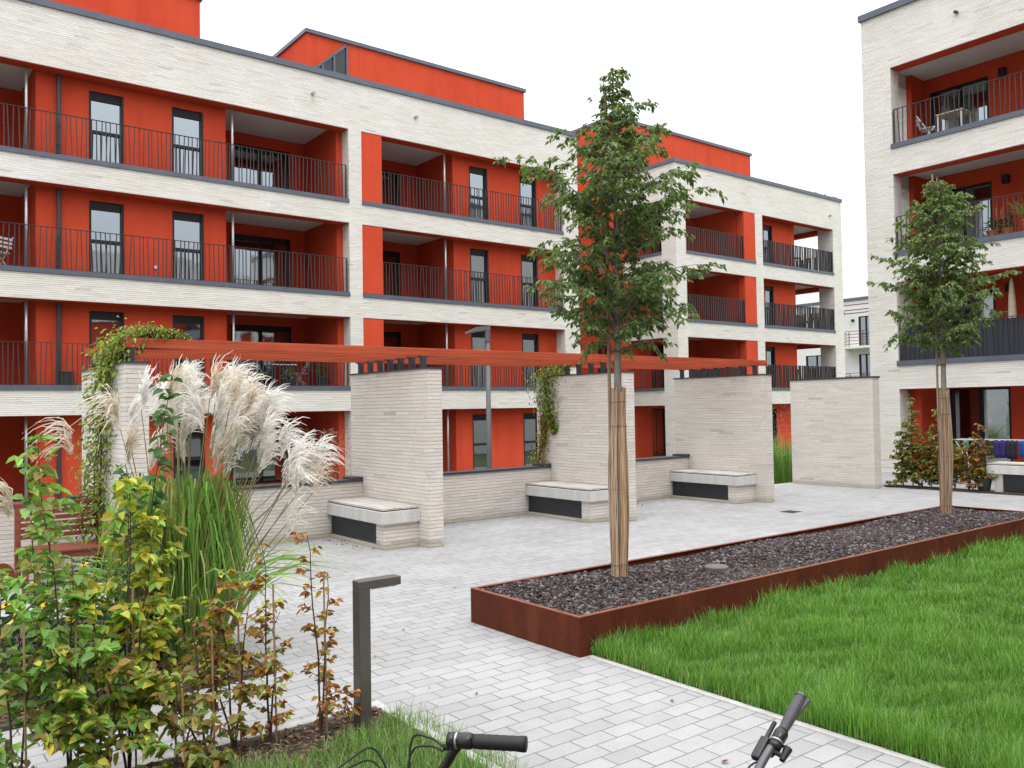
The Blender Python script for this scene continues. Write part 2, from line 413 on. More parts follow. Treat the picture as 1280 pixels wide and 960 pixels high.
# ---------------------------------------------------------------- facades
class Fac:
    def __init__(s, axis, P): s.a = axis; s.P = P
    def box(s, mb, u0, u1, d0, d1, z0, z1):
        if s.a == 'y': mb.box(u0, u1, s.P + d0, s.P + d1, z0, z1)
        else: mb.box(s.P + d0, s.P + d1, u0, u1, z0, z1)
        return mb
    def pt(s, u, d, z): return (u, s.P + d, z) if s.a == 'y' else (s.P + d, u, z)
    def wall(s, mb, u0, u1, d0, d1, z0, z1, holes=()):
        hs = sorted(holes); c = u0
        for (a, b, za, zb) in hs:
            if a > c: s.box(mb, c, a, d0, d1, z0, z1)
            if za > z0: s.box(mb, a, b, d0, d1, z0, za)
            if zb < z1: s.box(mb, a, b, d0, d1, zb, z1)
            c = b
        if c < u1: s.box(mb, c, u1, d0, d1, z0, z1)
        return mb
    def window(s, root, u0, u1, z0, z1, d, box_h=0.0, transoms=(), mullions=(), name='window', fr=.055, depth=.11, frame_mat=None, sill=True, pane_mat=None):
        m = MB(); e = .004
        a, b, za, zb = u0 + e, u1 - e, z0 + e, z1 - e
        D0, D1 = d + .012, d + depth + .06
        s.box(m, a, a + fr, D0, D1, za, zb); s.box(m, b - fr, b, D0, D1, za, zb)
        s.box(m, a + fr, b - fr, D0, D1, za, za + fr); s.box(m, a + fr, b - fr, d + depth - .04, D1, zb - fr - box_h, zb)
        for tz in transoms: s.box(m, a + fr, b - fr, d + depth - .05, d + depth + .02, tz - .04, tz + .04)
        for mu in mullions: s.box(m, mu - .045, mu + .045, d + depth - .052, d + depth + .02, za + fr, zb - fr - box_h)
        w_ = m.build(name, frame_mat or M['frame'], root)
        p = MB(); s.box(p, a + fr, b - fr, d + depth, d + depth + .02, za + fr, zb - fr - box_h)
        p.build('pane', pane_mat or M['glass'], w_)
        return w_
    def railing(s, root, u0, u1, z, d=.07, h=1.07, sp=.115, bw=.022, seed=0, tilt=.028, ends=True):
        rr = random.Random(seed); m = MB()
        m.bar(s.pt(u0, d, z + h), s.pt(u1, d, z + h), .045, .014)
        m.bar(s.pt(u0, d, z + .035), s.pt(u1, d, z + .035), .03, .012)
        n = max(2, int((u1 - u0) / sp)); st = (u1 - u0) / n
        for i in range(n + 1):
            u = u0 + i * st; t = rr.uniform(-1, 1) * tilt if 0 < i < n else 0
            t2 = rr.uniform(-1, 1) * tilt if 0 < i < n else 0
            q = bw * (1.5 if i in (0, n) else 1)
            m.bar(s.pt(u + t2, d, z + .0), s.pt(u + t, d, z + h - .005), q, q)
        return m.build('railing', M['bars'], root)

# ================================================================ long apartment building
A = thing('apartment_building', (12, 23.5, 0), 'long four-storey apartment building with white brick bands and red plaster behind the pergola', 'building')
fa = Fac('y', 23.5)
ZS = [-.37, 2.53, 5.41, 8.30]; BB = [1.90, 4.77, 7.68, 10.60]; TOP = 12.08
fb = MB()
# pillars, full height
fa.box(fb, -9, -1.2, 0, .45, -.5, TOP)
fa.box(fb, 12.03, 12.47, 0, .45, -.5, TOP)
fa.box(fb, 20.80, 21.55, 0, .70, -.5, TOP); fa.box(fb, 21.2, 21.55, .70, 8.0, -.5, TOP)
for k in range(4):
    z0 = BB[k]; z1 = ZS[k + 1] if k < 3 else TOP
    fa.box(fb, -1.2, 12.03, 0, .40, z0, z1); fa.box(fb, 12.47, 20.80, 0, .40, z0, z1)
fb.build('brick_facade', M['brick'], A)
lin = MB()
for k in range(4):
    z0 = BB[k]
    for u0, u1 in ((-1.2, 12.03), (12.47, 20.80)): fa.box(lin, u0 + .003, u1 - .003, .035, .43, z0 - .016, z0 - .001); fa.box(lin, u0, u1, .403, .43, z0 - .001, z0 + .2)
lin.build('lintel_soffit', M['red'], A)
slab = MB(); ceil = MB()
for k in range(4):
    z0 = BB[k] + .2; z1 = (ZS[k + 1] + .06) if k < 3 else TOP - .1
    for u0, u1 in ((-1.2, 12.03), (12.47, 20.80)):
        fa.box(slab, u0, u1, .435, 3.4, z0 + .02, z1); fa.box(ceil, u0 + .002, u1 - .002, .436, 2.86, z0, z0 + .018)
slab.build('floor_slab', M['floor'], A); ceil.build('loggia_ceiling', M['soffit'], A)
for k in range(4):
    zs = ZS[k]; zt = BB[k] + .199; z0 = zs - .1 if k else -.5
    rw = MB(); wz = (zs, zs + 2.07)
    H1 = [(4.82, 5.67, *wz), (6.91, 7.77, *wz)]
    fa.wall(rw, 3.60, 8.40, .50, .78, z0, zt, H1)
    fa.box(rw, 3.60, 3.85, .78, 2.87, z0, zt); fa.box(rw, 8.15, 8.40, .78, 2.87, z0, zt)
    D1 = [(9.35, 11.35, zs, zs + 2.15)]
    fa.wall(rw, 8.40, 12.03, 2.87, 3.15, z0, zt, D1)
    fa.box(rw, 11.83, 12.03, .452, 2.87, z0, zt)
    D0 = [(0.3, 2.9, zs, zs + 2.15)]
    fa.wall(rw, -1.2, 3.60, 2.87, 3.15, z0, zt, D0)
    H2 = [(16.90, 17.70, *wz), (19.15, 19.94, *wz)]
    if k: fa.box(rw, 12.472, 13.19, .012, .40, zs + .13, BB[k] - .018)
    else: fa.box(rw, 12.472, 13.19, .012, .40, -.5, BB[k] - .018)
    fa.box(rw, 12.47, 13.19, .452, 2.87, z0, zt)
    fa.wall(rw, 16.22, 20.80, .50, .78, z0, zt, H2)
    fa.box(rw, 16.22, 16.45, .78, 2.87, z0, zt)
    D2 = [(13.9, 15.5, zs, zs + 2.15)]
    fa.wall(rw, 13.19, 16.22, 2.87, 3.15, z0, zt, D2)
    rw.build('plaster_wall', M['red'], A)
    for (a, b, za, zb) in H1 + H2:
        fa.window(A, a, b, za, zb, .50, box_h=.16, transoms=(zs + 1.02,))
    for (a, b, za, zb) in D1 + D0 + D2:
        fa.window(A, a, b, za, zb, 2.87, box_h=.12, mullions=((a + b) / 2,), name='balcony_door')
    # steel columns at the loggia corners
    for u in (3.36, 8.52, 15.75):
        c = MB(); c.tube([fa.pt(u, .30, (zs + .05) if k else -.45), fa.pt(u, .30, BB[k] + .21)], .036, 10)
        c.build('steel_column', M['pole'], A, smooth=True)
    dp = MB(); dp.tube([fa.pt(4.10, .40, (zs + .05) if k else -.45), fa.pt(4.10, .40, BB[k] + .21)], .052, 10)
    for zz in (.25, .45, .95): dp.tube([fa.pt(4.10, .40, zs + zz), fa.pt(4.10, .40, zs + zz + .05)], .066, 10)
    dp.build('downpipe', M['steel'], A, smooth=False)
    if k:
        cp = MB(); fa.box(cp, -1.2, 12.028, -.035, .33, zs - .001, zs + .115); cp.build('balcony_coping', M['coping'], A)
        cp = MB(); fa.box(cp, 12.472, 20.798, -.035, .33, zs - .001, zs + .115); cp.build('balcony_coping', M['coping'], A)
        fa.railing(A, -1.1, 11.96, zs + .10, seed=k); fa.railing(A, 13.22, 20.74, zs + .10, seed=10 + k)
# parapet coping and roof
cp = MB(); fa.box(cp, -9, 21.58, -.05, .5, TOP - .001, TOP + .15); fa.box(cp, -9, 21.58, .10, .6, TOP + .15, TOP + .23)
cp.box(21.18, 21.60, 23.5 + .6, 31, TOP - .001, TOP + .20)
cp.build('roof_coping', M['coping'], A)
rf = MB(); fa.box(rf, -9, 21.4, .42, 12, TOP - .1, TOP - .02); fa.box(rf, 27.1, 39.6, .42, 12, TOP - .1, TOP - .02); rf.build('flat_roof', M['roof'], A)
core = MB(); fa.box(core, -9, 21.2, 3.4, 12, -.5, TOP - .11); fa.box(core, 27.4, 39.2, 3.4, 12, -.5, TOP - .11); core.build('rear_block', M['white_plaster'], A)
for u in (10.85, 14.45):   # short rainwater spouts below the parapet
    s_ = MB(); s_.tube([fa.pt(u, -.12, 11.42), fa.pt(u, .05, 11.45)], .045, 10); s_.build('overflow_spout', M['pole'], A)
# penthouse storeys
def penthouse(x0, x1, y0, y1, z1, holes=()):
    p = MB(); p.box(x0, x1, y0, y1, TOP - .05, z1)
    o = p.build('penthouse', M['red'], A)
    c = MB(); c.box(x0 - .07, x1 + .07, y0 - .07, y1 + .07, z1 - .0005, z1 + .13)
    c.build('penthouse_coping', M['coping'], o); return o
p1 = penthouse(-6, 8.50, 26.5, 33, 14.78)
p2 = penthouse(12.05, 21.45, 26.5, 32, 14.70)
p3 = penthouse(27.04, 37.15, 27.1, 34, 14.92)
tw = MB()   # three-cornered stair window in the middle penthouse
tA, tB = 12.50, 13.60
fr = [(12.10, 13.33), (13.52, 14.62), (13.52, 12.1), (12.10, 12.1)]
def tri_bar(a, b): tw.bar((a[0], 26.47, a[1]), (b[0], 26.47, b[1]), .07, .08, up=(0, 1, 0))
tri_bar(fr[0], fr[1]); tri_bar(fr[1], fr[2]); tri_bar((13.03, 14.14), (13.03, 12.1)); tri_bar((12.60, 13.75), (12.60, 12.1))
twn = tw.build('stair_window', M['coping'], p2)
tp = MB(); tp.add([(x, 26.485, z) for x, z in fr] + [(x, 26.495, z) for x, z in fr], [(0, 3, 2, 1), (4, 5, 6, 7)]); tp.build('pane', M['glass_dark'], p2)

# recess and far wing of the same building
wf = MB()
W0, W1 = 27.04, 39.64
fa.box(wf, W0, 27.67, 0, .45, -.5, TOP); fa.box(wf, W0, 27.45, .45, .80, -.5, TOP)
fa.box(wf, 32.46, 33.0, 0, .45, -.5, TOP)
fa.box(wf, 38.84, W1, 0, .85, -.5, TOP)
for k in range(4):
    z0 = BB[k]; z1 = ZS[k + 1] if k < 3 else TOP
    fa.box(wf, 27.67, 32.46, 0, .40, z0, z1); fa.box(wf, 33.0, 38.84, 0, .40, z0, z1)
    wf.box(W0, 27.40, 24.30, 26.60, z0, z1)
    wf.box(39.24, W1, 24.35, 27.0 if k < 3 else 35.5, z0, z1)
wf.box(W0, 27.4, 26.6, 27.095, BB[3], TOP)
wf.box(39.24, W1, 26.4, 35.5, -.5, BB[3])
wf.build('brick_facade', M['brick'], A)
lw_ = MB()
for k in range(4):
    z0 = BB[k]
    for u0, u1 in ((27.67, 32.46), (33.0, 38.84)): fa.box(lw_, u0 + .003, u1 - .003, .035, .43, z0 - .016, z0 - .001); fa.box(lw_, u0, u1, .403, .43, z0 - .001, z0 + .2)
    lw_.box(39.20, 39.60, 24.36, 26.39, z0 - .016, z0 - .001); lw_.box(39.20, 39.236, 24.36, 26.39, z0 - .001, z0 + .2)
lw_.build('lintel_soffit', M['red'], A)
sl = MB(); ce = MB()
for k in range(4):
    z0 = BB[k] + .2; z1 = (ZS[k + 1] + .06) if k < 3 else TOP - .1
    fa.box(sl, 27.41, 39.23, .435, 3.4, z0 + .02, z1); fa.box(ce, 27.41, 39.198, .436, 2.86, z0, z0 + .018)
sl.build('floor_slab', M['floor'], A); ce.build('loggia_ceiling', M['soffit'], A)
for k in range(4):
    zs = ZS[k]; zt = BB[k] + .199; z0 = zs - .1 if k else -.5
    rw = MB()
    fa.box(rw, 31.64, 32.458, .012, .40, zs + .13 if k else -.5, BB[k] - .018); fa.box(rw, 31.64, 32.46, .452, 2.87, z0, zt)
    Hh = [(33.9, 34.62, zs, zs + 2.07)]
    fa.wall(rw, 32.46, 36.40, .60, .88, z0, zt, Hh); fa.box(rw, 36.15, 36.40, .88, 2.87, z0, zt)
    fa.wall(rw, 27.4, 31.64, 2.87, 3.15, z0, zt, [(28.5, 30.3, zs, zs + 2.15)])
    fa.wall(rw, 36.4, 39.235, 2.87, 3.15, z0, zt, [(36.8, 38.2, zs, zs + 2.15)])
    rw.build('plaster_wall', M['red'], A)
    fa.window(A, *Hh[0], .60, box_h=.16, transoms=(zs + 1.02,))
    fa.window(A, 28.5, 30.3, zs, zs + 2.15, 2.87, mullions=(29.4,), name='balcony_door')
    fa.window(A, 36.8, 38.2, zs, zs + 2.15, 2.87, name='balcony_door')
    if k:
        cp = MB(); fa.box(cp, 27.672, 32.458, -.035, .33, zs - .001, zs + .115); cp.build('balcony_coping', M['coping'], A)
        cp = MB(); fa.box(cp, 33.002, 38.838, -.035, .33, zs - .001, zs + .115); cp.build('balcony_coping', M['coping'], A)
        fa.railing(A, 27.72, 31.62, zs + .10, seed=20 + k, bw=.036, sp=.13); fa.railing(A, 33.05, 38.8, zs + .10, seed=30 + k, bw=.046, sp=.14)
        fs = Fac('x', 39.5); fs.railing(A, 24.4, 26.35, zs + .10, seed=40 + k, bw=.04, sp=.14)
        fw_ = Fac('x', W0); fw_.railing(A, 24.35, 26.35, zs + .10, seed=50 + k, bw=.022, sp=.14)
        cp = MB(); cp.box(W0 - .035, W0 + .3, 24.302, 26.39, zs - .001, zs + .115); cp.build('balcony_coping', M['coping'], A)
fside = Fac('x', W0 + .02)
rw = MB()
sw = [(27.45, 28.35, ZS[k] + .1, ZS[k] + 2.15) for k in range(4)]
z_prev = -.5
for k in range(4):
    zt = ZS[k + 1] - .1 if k < 3 else BB[3] - .001
    fside.wall(rw, 26.40, 31.2, 0, .3, z_prev, zt, [sw[k]]); z_prev = zt
fside.box(rw, 27.1, 31.2, 0, .3, z_prev, TOP - .051)
rw.build('plaster_wall', M['red'], A)
for k in range(4): fside.window(A, *sw[k], 0, transoms=(), mullions=(27.9,))
rw = MB(); rw.box(21.55, 27.06, 31.2, 31.5, -.5, TOP + .8); rw.build('plaster_wall', M['red'], A)
cp = MB(); fa.box(cp, W0 - .05, W1 + .05, -.05, .5, TOP - .001, TOP + .16); cp.box(W0 - .05, W0 + .45, 24.0, 27.095, TOP - .001, TOP + .16); cp.box(W1 - .45, W1 + .05, 24.0, 35.5, TOP - .001, TOP + .16)
for u in (37.6, 38.4, 39.2, 39.9 - .5): fa.box(cp, u, u + .05, .1, .15, TOP + .15, TOP + .28)
cp.build('roof_coping', M['coping'], A)
s_ = MB(); s_.tube([fa.pt(38.55, -.12, 11.25), fa.pt(38.55, .05, 11.28)], .045, 10); s_.build('overflow_spout', M['pole'], A)
wl = MB(); fa.box(wl, 6.42, 6.50, .47, .502, ZS[2] + .42, ZS[2] + .50); wl.build('wall_socket', M['white_metal'], A)

# ================================================================ right-hand apartment building
B = thing('apartment_building', (22, 11, 0), 'white brick apartment building with deep red loggias behind the hedge and smaller tree', 'building')
fx = Fac('x', 22.0)
ZB = [0.0, 2.86, 5.79, 8.69]; OB = [2.24, 5.09, 8.00, 10.89]; TB = 12.42; Y0 = -4.0
bm_ = MB()
fx.box(bm_, 11.5, 12.3, 0, .42, -.5, TB)
fx.box(bm_, Y0 - .8, Y0, 0, .42, -.5, TB)
for k in range(4):
    z1 = ZB[k + 1] if k < 3 else TB
    fx.box(bm_, Y0, 11.5, 0, .40, OB[k], z1)
    bm_.box(22.42, 23.72, 11.95, 12.3, OB[k] - .1, z1)
bm_.box(23.72, 32, 11.95, 12.3, -.5, TB)
bm_.build('brick_facade', M['brick'], B)
ln = MB(); sl = MB(); ce = MB()
for k in range(4):
    fx.box(ln, Y0 + .003, 11.497, .03, .42, OB[k] - .016, OB[k] - .001); fx.box(ln, Y0, 11.5, .403, .43, OB[k] - .001, OB[k] + .3)
    z1 = ZB[k + 1] + .05 if k < 3 else TB - .1
    fx.box(sl, Y0, 11.945, .435, 2.9, OB[k] + .32, max(z1, OB[k] + .5)); fx.box(ce, Y0, 11.945, .436, 2.49, OB[k] + .3, OB[k] + .318)
ln.build('lintel_soffit', M['red'], B); sl.build('floor_slab', M['floor'], B); ce.build('loggia_ceiling', M['soffit'], B)
fl = MB(); fx.box(fl, Y0, 11.94, 0.0, 2.9, -.3, .0); fl.build('ground_floor_terrace', M['paving'], B)
for k in range(4):
    zs = ZB[k]; zt = OB[k] + .299; z0 = zs - .1
    rw = MB()
    holes = [(10.06, 11.66, zs + .06, zs + 2.1), (4.0, 6.4, zs + .06, zs + 2.1)]
    if k == 0: holes = [(9.75, 11.35, zs + .02, zs + 2.25), (4.0, 6.4, zs + .06, zs + 2.1)]
    fx.wall(rw, Y0, 11.948, 2.5, 2.8, z0, zt, holes)
    rw.box(23.72, 24.5, 11.80, 11.948, z0, zt)
    if k == 0: rw.box(22.75, 23.6, 11.30, 11.60, z0, zt)
    rw.build('plaster_wall', M['red'], B)
    for h in holes: fx.window(B, *h, 2.5, mullions=((h[0] + h[1]) / 2,), name='balcony_door')
    if k:
        cp = MB(); fx.box(cp, Y0, 11.53, -.04, .33, zs - .001, zs + .125); cp.build('balcony_coping', M['coping'], B)
        fx.railing(B, Y0, 11.46, zs + .10, d=.05, seed=60 + k, bw=.020, sp=.12, h=.96)
        if k == 1:
            pf = MB(); fx.box(pf, Y0, 11.44, .085, .095, zs + .13, zs + 1.02); pf.build('privacy_screen', M['screen'], B)
        l_ = MB(); l_.lathe([(.0, -.11), (.10, -.11), (.10, .11), (.0, .11)], fx.pt(9.67, 2.44, zs + 2.05)); l_.build('wall_lamp', M['frame'], B)
cp = MB(); fx.box(cp, Y0 - .8, 12.35, -.07, .5, TB - .001, TB + .17); fx.box(cp, 11.9, 12.35, .5, 10, TB - .001, TB + .17); cp.build('roof_coping', M['coping'], B)
rb = MB(); fx.box(rb, Y0, 11.94, .41, 10, TB - .1, TB - .02); rb.build('flat_roof', M['roof'], B)
bk = MB(); fx.box(bk, Y0, 11.94, 2.9, 9.9, -.3, TB - .11); bk.build('rear_block', M['white_plaster'], B)
s_ = MB(); s_.tube([fx.pt(9.72, -.12, 11.70), fx.pt(9.72, .05, 11.73)], .04, 10); s_.build('overflow_spout', M['steel'], B)

# ================================================================ white house far behind
H = thing('apartment_house', (55, 31, 0), 'distant white house with red-brown balcony rails in the gap between two brick buildings', 'house')
fh = Fac('x', 55.0)
hm = MB(); hh = [(30.5, 31.52, 5.80, 7.85), (34.0, 35.7, 4.25, 5.35), (36.5, 38, 5.9, 7.8), (27.0, 28.4, 5.9, 7.8)]
fh.wall(hm, 22, 46, 0, 9, 5.55, 9.0, [h for h in hh if h[2] > 5.5]); fh.wall(hm, 22, 46, 0, 9, -.5, 5.55, [(30.55, 31.55, 3.0, 5.22), (34.0, 35.7, 3.4, 5.35)])
hm.build('wall', M['white_plaster'], H)
for h in [(30.5, 31.52, 5.80, 7.85), (36.5, 38, 5.9, 7.8), (27.0, 28.4, 5.9, 7.8), (30.55, 31.55, 3.0, 5.22), (34.0, 35.7, 3.4, 5.35)]:
    fh.window(H, *h, 0.0, mullions=((h[0] + h[1]) / 2,))
r_ = MB(); fh.box(r_, 21.9, 46.1, -.1, 9.1, 9.0, 9.18); r_.build('roof_edge', M['coping'], H)
for z in (5.6, 2.75):
    b_ = MB(); fh.box(b_, 29.6, 32.5, -1.3, 0, z - .02, z + .14); sb_ = b_.build('balcony', M['white_plaster'], H)
    q = MB()
    for dz in (.28, .5, .72, .94, 1.14):
        q.bar(fh.pt(29.6, -1.28, z + dz), fh.pt(32.5, -1.28, z + dz), .035); q.bar(fh.pt(32.48, -1.28, z + dz), fh.pt(32.48, 0, z + dz), .035)
    for u in (29.6, 30.5, 31.5, 32.48): q.bar(fh.pt(u, -1.28, z + .1), fh.pt(u, -1.28, z + 1.14), .04)
    q.build('railing', M['rail_red'], sb_)
a_ = MB()
for z in (8.55, 8.2, 7.98): a_.bar(fh.pt(29, -1.2, z), fh.pt(32.6, -1.2, z), .06)
for u in (29, 32.55): a_.bar(fh.pt(u, -1.2, 8.2), fh.pt(u, 0, 8.2), .06)
a_.build('awning_bars', M['rail_red'], H)
l_ = MB(); l_.tube([fh.pt(31.9, -.15, 7.6), fh.pt(31.9, 0, 7.6)], .1, 10); l_.build('wall_lamp', M['frame'], H)
# ================================================================ pergola court: cross walls, low walls, benches, beams
WX = [2.48, 6.36, 10.18, 14.00]         # centre lines of the cross walls
wl_lab = ['tall brick cross wall covered in green climber beside the wooden bench', 'tall brick cross wall carrying the pergola, behind the bollard light',
          'tall brick cross wall directly behind the wrapped trunk of the larger tree', 'last tall brick cross wall under the right end of the pergola']
for i, x in enumerate(WX):
    w_ = thing('brick_wall', (x, 11, 0), wl_lab[i], 'wall', 'cross walls of the pergola')
    b = MB(); b.box(x - .12, x + .12, 9.93, 12.2, -.3, 2.46); b.build('wall_body', M['brick_garden'], w_)
    c = MB(); c.box(x - .135, x + .135, 9.915, 12.215, 2.46, 2.482); c.build('wall_coping', M['steel'], w_)
w_ = thing('brick_wall', (17.84, 11, 0), 'free-standing brick wall at the corner of the hedge, carrying no beams', 'wall', 'cross walls of the pergola')
b = MB(); b.box(17.70, 17.98, 9.86, 11.93, -.3, 2.44); b.build('wall_body', M['brick_garden'], w_)
c = MB(); c.box(17.68, 18.0, 9.84, 11.95, 2.44, 2.475); c.build('wall_coping', M['steel'], w_)
lowlab = ['low brick wall behind the wooden garden bench', 'low brick wall behind the pampas-like grass, beside the first concrete bench', 'low brick wall in front of the grey street lamp', 'low brick wall right of the wrapped tree trunk, behind the last bench']
spans = [(-4.0, 2.358), (2.602, 6.238), (6.482, 10.058), (10.302, 13.878)]
for i, (a, b_) in enumerate(spans):
    w_ = thing('low_wall', ((a + b_) / 2, 11.95, 0), lowlab[i], 'wall', 'low walls between the cross walls')
    q = MB(); q.box(a, b_, 11.84, 12.08, -.3, .80); q.build('wall_body', M['brick_garden'], w_)
    q = MB(); q.box(a, b_, 11.815, 12.105, .80, .838); q.box(b_ - .20, b_, 11.81, 12.11, .838, .875); q.build('wall_coping', M['steel'], w_)

# ---- concrete benches built against the cross walls
def grate(mb, x, y0, y1, z0, z1):
    mb.box(x, x + .012, y0, y1, z0, z1)
bl = ['concrete bench with pale wood seat against the wall nearest the plumed grass', 'concrete bench with pale wood seat half hidden behind the wrapped tree trunk', 'farthest concrete bench with pale wood seat, near the floor drain']
def concrete_bench(x1, y0, y1, label, group, wdt=.60, base=None):
    x0 = x1 - wdt
    t = thing('concrete_bench', ((x0 + x1) / 2, (y0 + y1) / 2, 0), label, 'bench', group)
    b = MB(); b.box(x0 + .05, x1, y0 + .05, y0 + .26, -.05, .345); b.box(x1 - .10, x1, y0 + .26, y1, -.05, .345); b.box(x0 + .05, x1 - .10, y0 + .26, y1, -.05, .05)
    b.build('bench_base', base or M['brick_garden'], t)
    c = MB(); c.box(x0, x1, y0, y1, .347, .52); c.build('concrete_slab', M['concrete'], t, bevel=.008)
    gq = MB(); gq.box(x0 + .085, x0 + .10, y0 + .26, y1 - .01, .05, .346)
    n = 9
    for k in range(n): gq.box(x0 + .07, x0 + .085, y0 + .262, y1 - .012, .085 + k * .028, .097 + k * .028)
    gq.box(x0 + .068, x0 + .086, y0 + .262, y0 + .30, .05, .345); gq.box(x0 + .068, x0 + .086, y1 - .05, y1 - .012, .05, .345)
    gq.build('drain_grate', M['steel'], t)
    s_ = MB(); nb = 6; bw = (wdt - .02) / nb
    for k in range(nb): s_.box(x0 + .01 + k * bw, x0 + .01 + (k + 1) * bw - .007, y0 + .012, y1 - .01, .535, .562)
    s_.build('wood_seat', M['bench_wood'], t, bevel=.003)
    f_ = MB(); f_.box(x0 + .02, x1 - .02, y0 + .02, y1 - .02, .521, .535); f_.build('seat_batten', M['steel'], t)
    return t
for i, x in enumerate(WX[1:]): concrete_bench(x - .122, 10.15, 11.838, bl[i], 'concrete benches against the cross walls')
def end_bench():
    t = thing('concrete_bench', (18.75, 6.9, 0), 'concrete bench at the right edge of the photo beside the hedge', 'bench', 'concrete benches against the cross walls')
    x0, x1, y0, y1 = 18.42, 19.05, 5.6, 7.84
    b = MB(); b.box(x0 + .06, x1 - .04, y1 - .28, y1 - .12, -.05, .395); b.build('leg', M['concrete'], t, bevel=.006)
    b = MB(); b.box(x0 + .06, x1 - .04, y0 + .12, y0 + .28, -.05, .395); b.build('leg', M['concrete'], t, bevel=.006)
    c = MB(); c.box(x0, x1, y0, y1, .397, .575); c.build('concrete_slab', M['concrete'], t, bevel=.008)
    g_ = MB(); g_.box(x0 + .12, x0 + .14, y0 + .281, y1 - .281, .03, .396)
    for k in range(11): g_.box(x0 + .10, x0 + .119, y0 + .282, y1 - .282, .06 + k * .030, .072 + k * .030)
    g_.build('drain_grate', M['steel'], t)
    s_ = MB()
    for k in range(6): s_.box(x0 + .01 + k * .102, x0 + .105 + k * .102, y0 + .012, y1 - .012, .590, .617)
    s_.build('wood_seat', M['bench_wood'], t, bevel=.003)
    f_ = MB(); f_.box(x0 + .02, x1 - .02, y0 + .02, y1 - .02, .576, .590); f_.build('seat_batten', M['steel'], t)
end_bench()

# ---- pergola
PG = thing('pergola', (8.4, 11, 2.5), 'long pergola of orange-brown timber boards laid over the brick cross walls', 'pergola')
ys = [10.22 + .31 * k for k in range(7)]
for k, y in enumerate(ys):
    b = MB(); jx = rng.uniform(-.02, .02)
    b.box(2.40 + jx, 14.36 + jx, y - .028, y + .028, 2.655, 2.765); b.build('beam', M['pergola'], PG, bevel=.003)
for x in WX:
    for y in ys:
        p_ = MB(); p_.box(x - .035, x + .035, y - .034, y + .034, 2.4825, 2.64); p_.box(x - .07, x + .07, y - .032, y + .032, 2.64, 2.6545)
        p_.build('post', M['steel'], PG)

# ================================================================ corten planter
PX0, PX1, PY0, PY1 = 4.355, 13.25, 4.82, 6.25
pl = thing('corten_planter', ((PX0 + PX1) / 2, (PY0 + PY1) / 2, 0), 'long low rusty steel planter filled with dark gravel beside the lawn', 'planter')
def panel(x0, x1, y0, y1): 
    b = MB(); b.box(x0, x1, y0, y1, -.05, .297); return b
th = .012
cuts = [PX0, 7.3, 10.25, PX1]
for i in range(3):
    panel(cuts[i] + (.0 if i == 0 else .002), cuts[i + 1] - (0 if i == 2 else .002), PY0, PY0 + th).build('side_panel', M['corten'], pl)
    panel(cuts[i] + (.0 if i == 0 else .002), cuts[i + 1] - (0 if i == 2 else .002), PY1 - th, PY1).build('side_panel', M['corten'], pl)
panel(PX0, PX0 + th, PY0 + th + .001, PY1 - th - .001).build('end_panel', M['corten'], pl)
panel(PX1 - th, PX1, PY0 + th + .001, PY1 - th - .001).build('end_panel', M['corten'], pl)
r_ = MB(); w2 = .035
r_.box(PX0 - .002, PX1 + .002, PY0 - .002, PY0 + w2, .2975, .305); r_.box(PX0 - .002, PX1 + .002, PY1 - w2, PY1 + .002, .2975, .305)
r_.box(PX0 - .002, PX0 + w2, PY0 + w2 + .001, PY1 - w2 - .001, .2975, .305); r_.box(PX1 - w2, PX1 + .002, PY0 + w2 + .001, PY1 - w2 - .001, .2975, .305)
r_.build('top_rim', M['corten_edge'], pl)
q = MB(); q.box(PX0 + th + .002, PX1 - th - .002, PY0 + th + .002, PY1 - th - .002, 0, .245); q.build('soil_fill', M['soil'], pl)

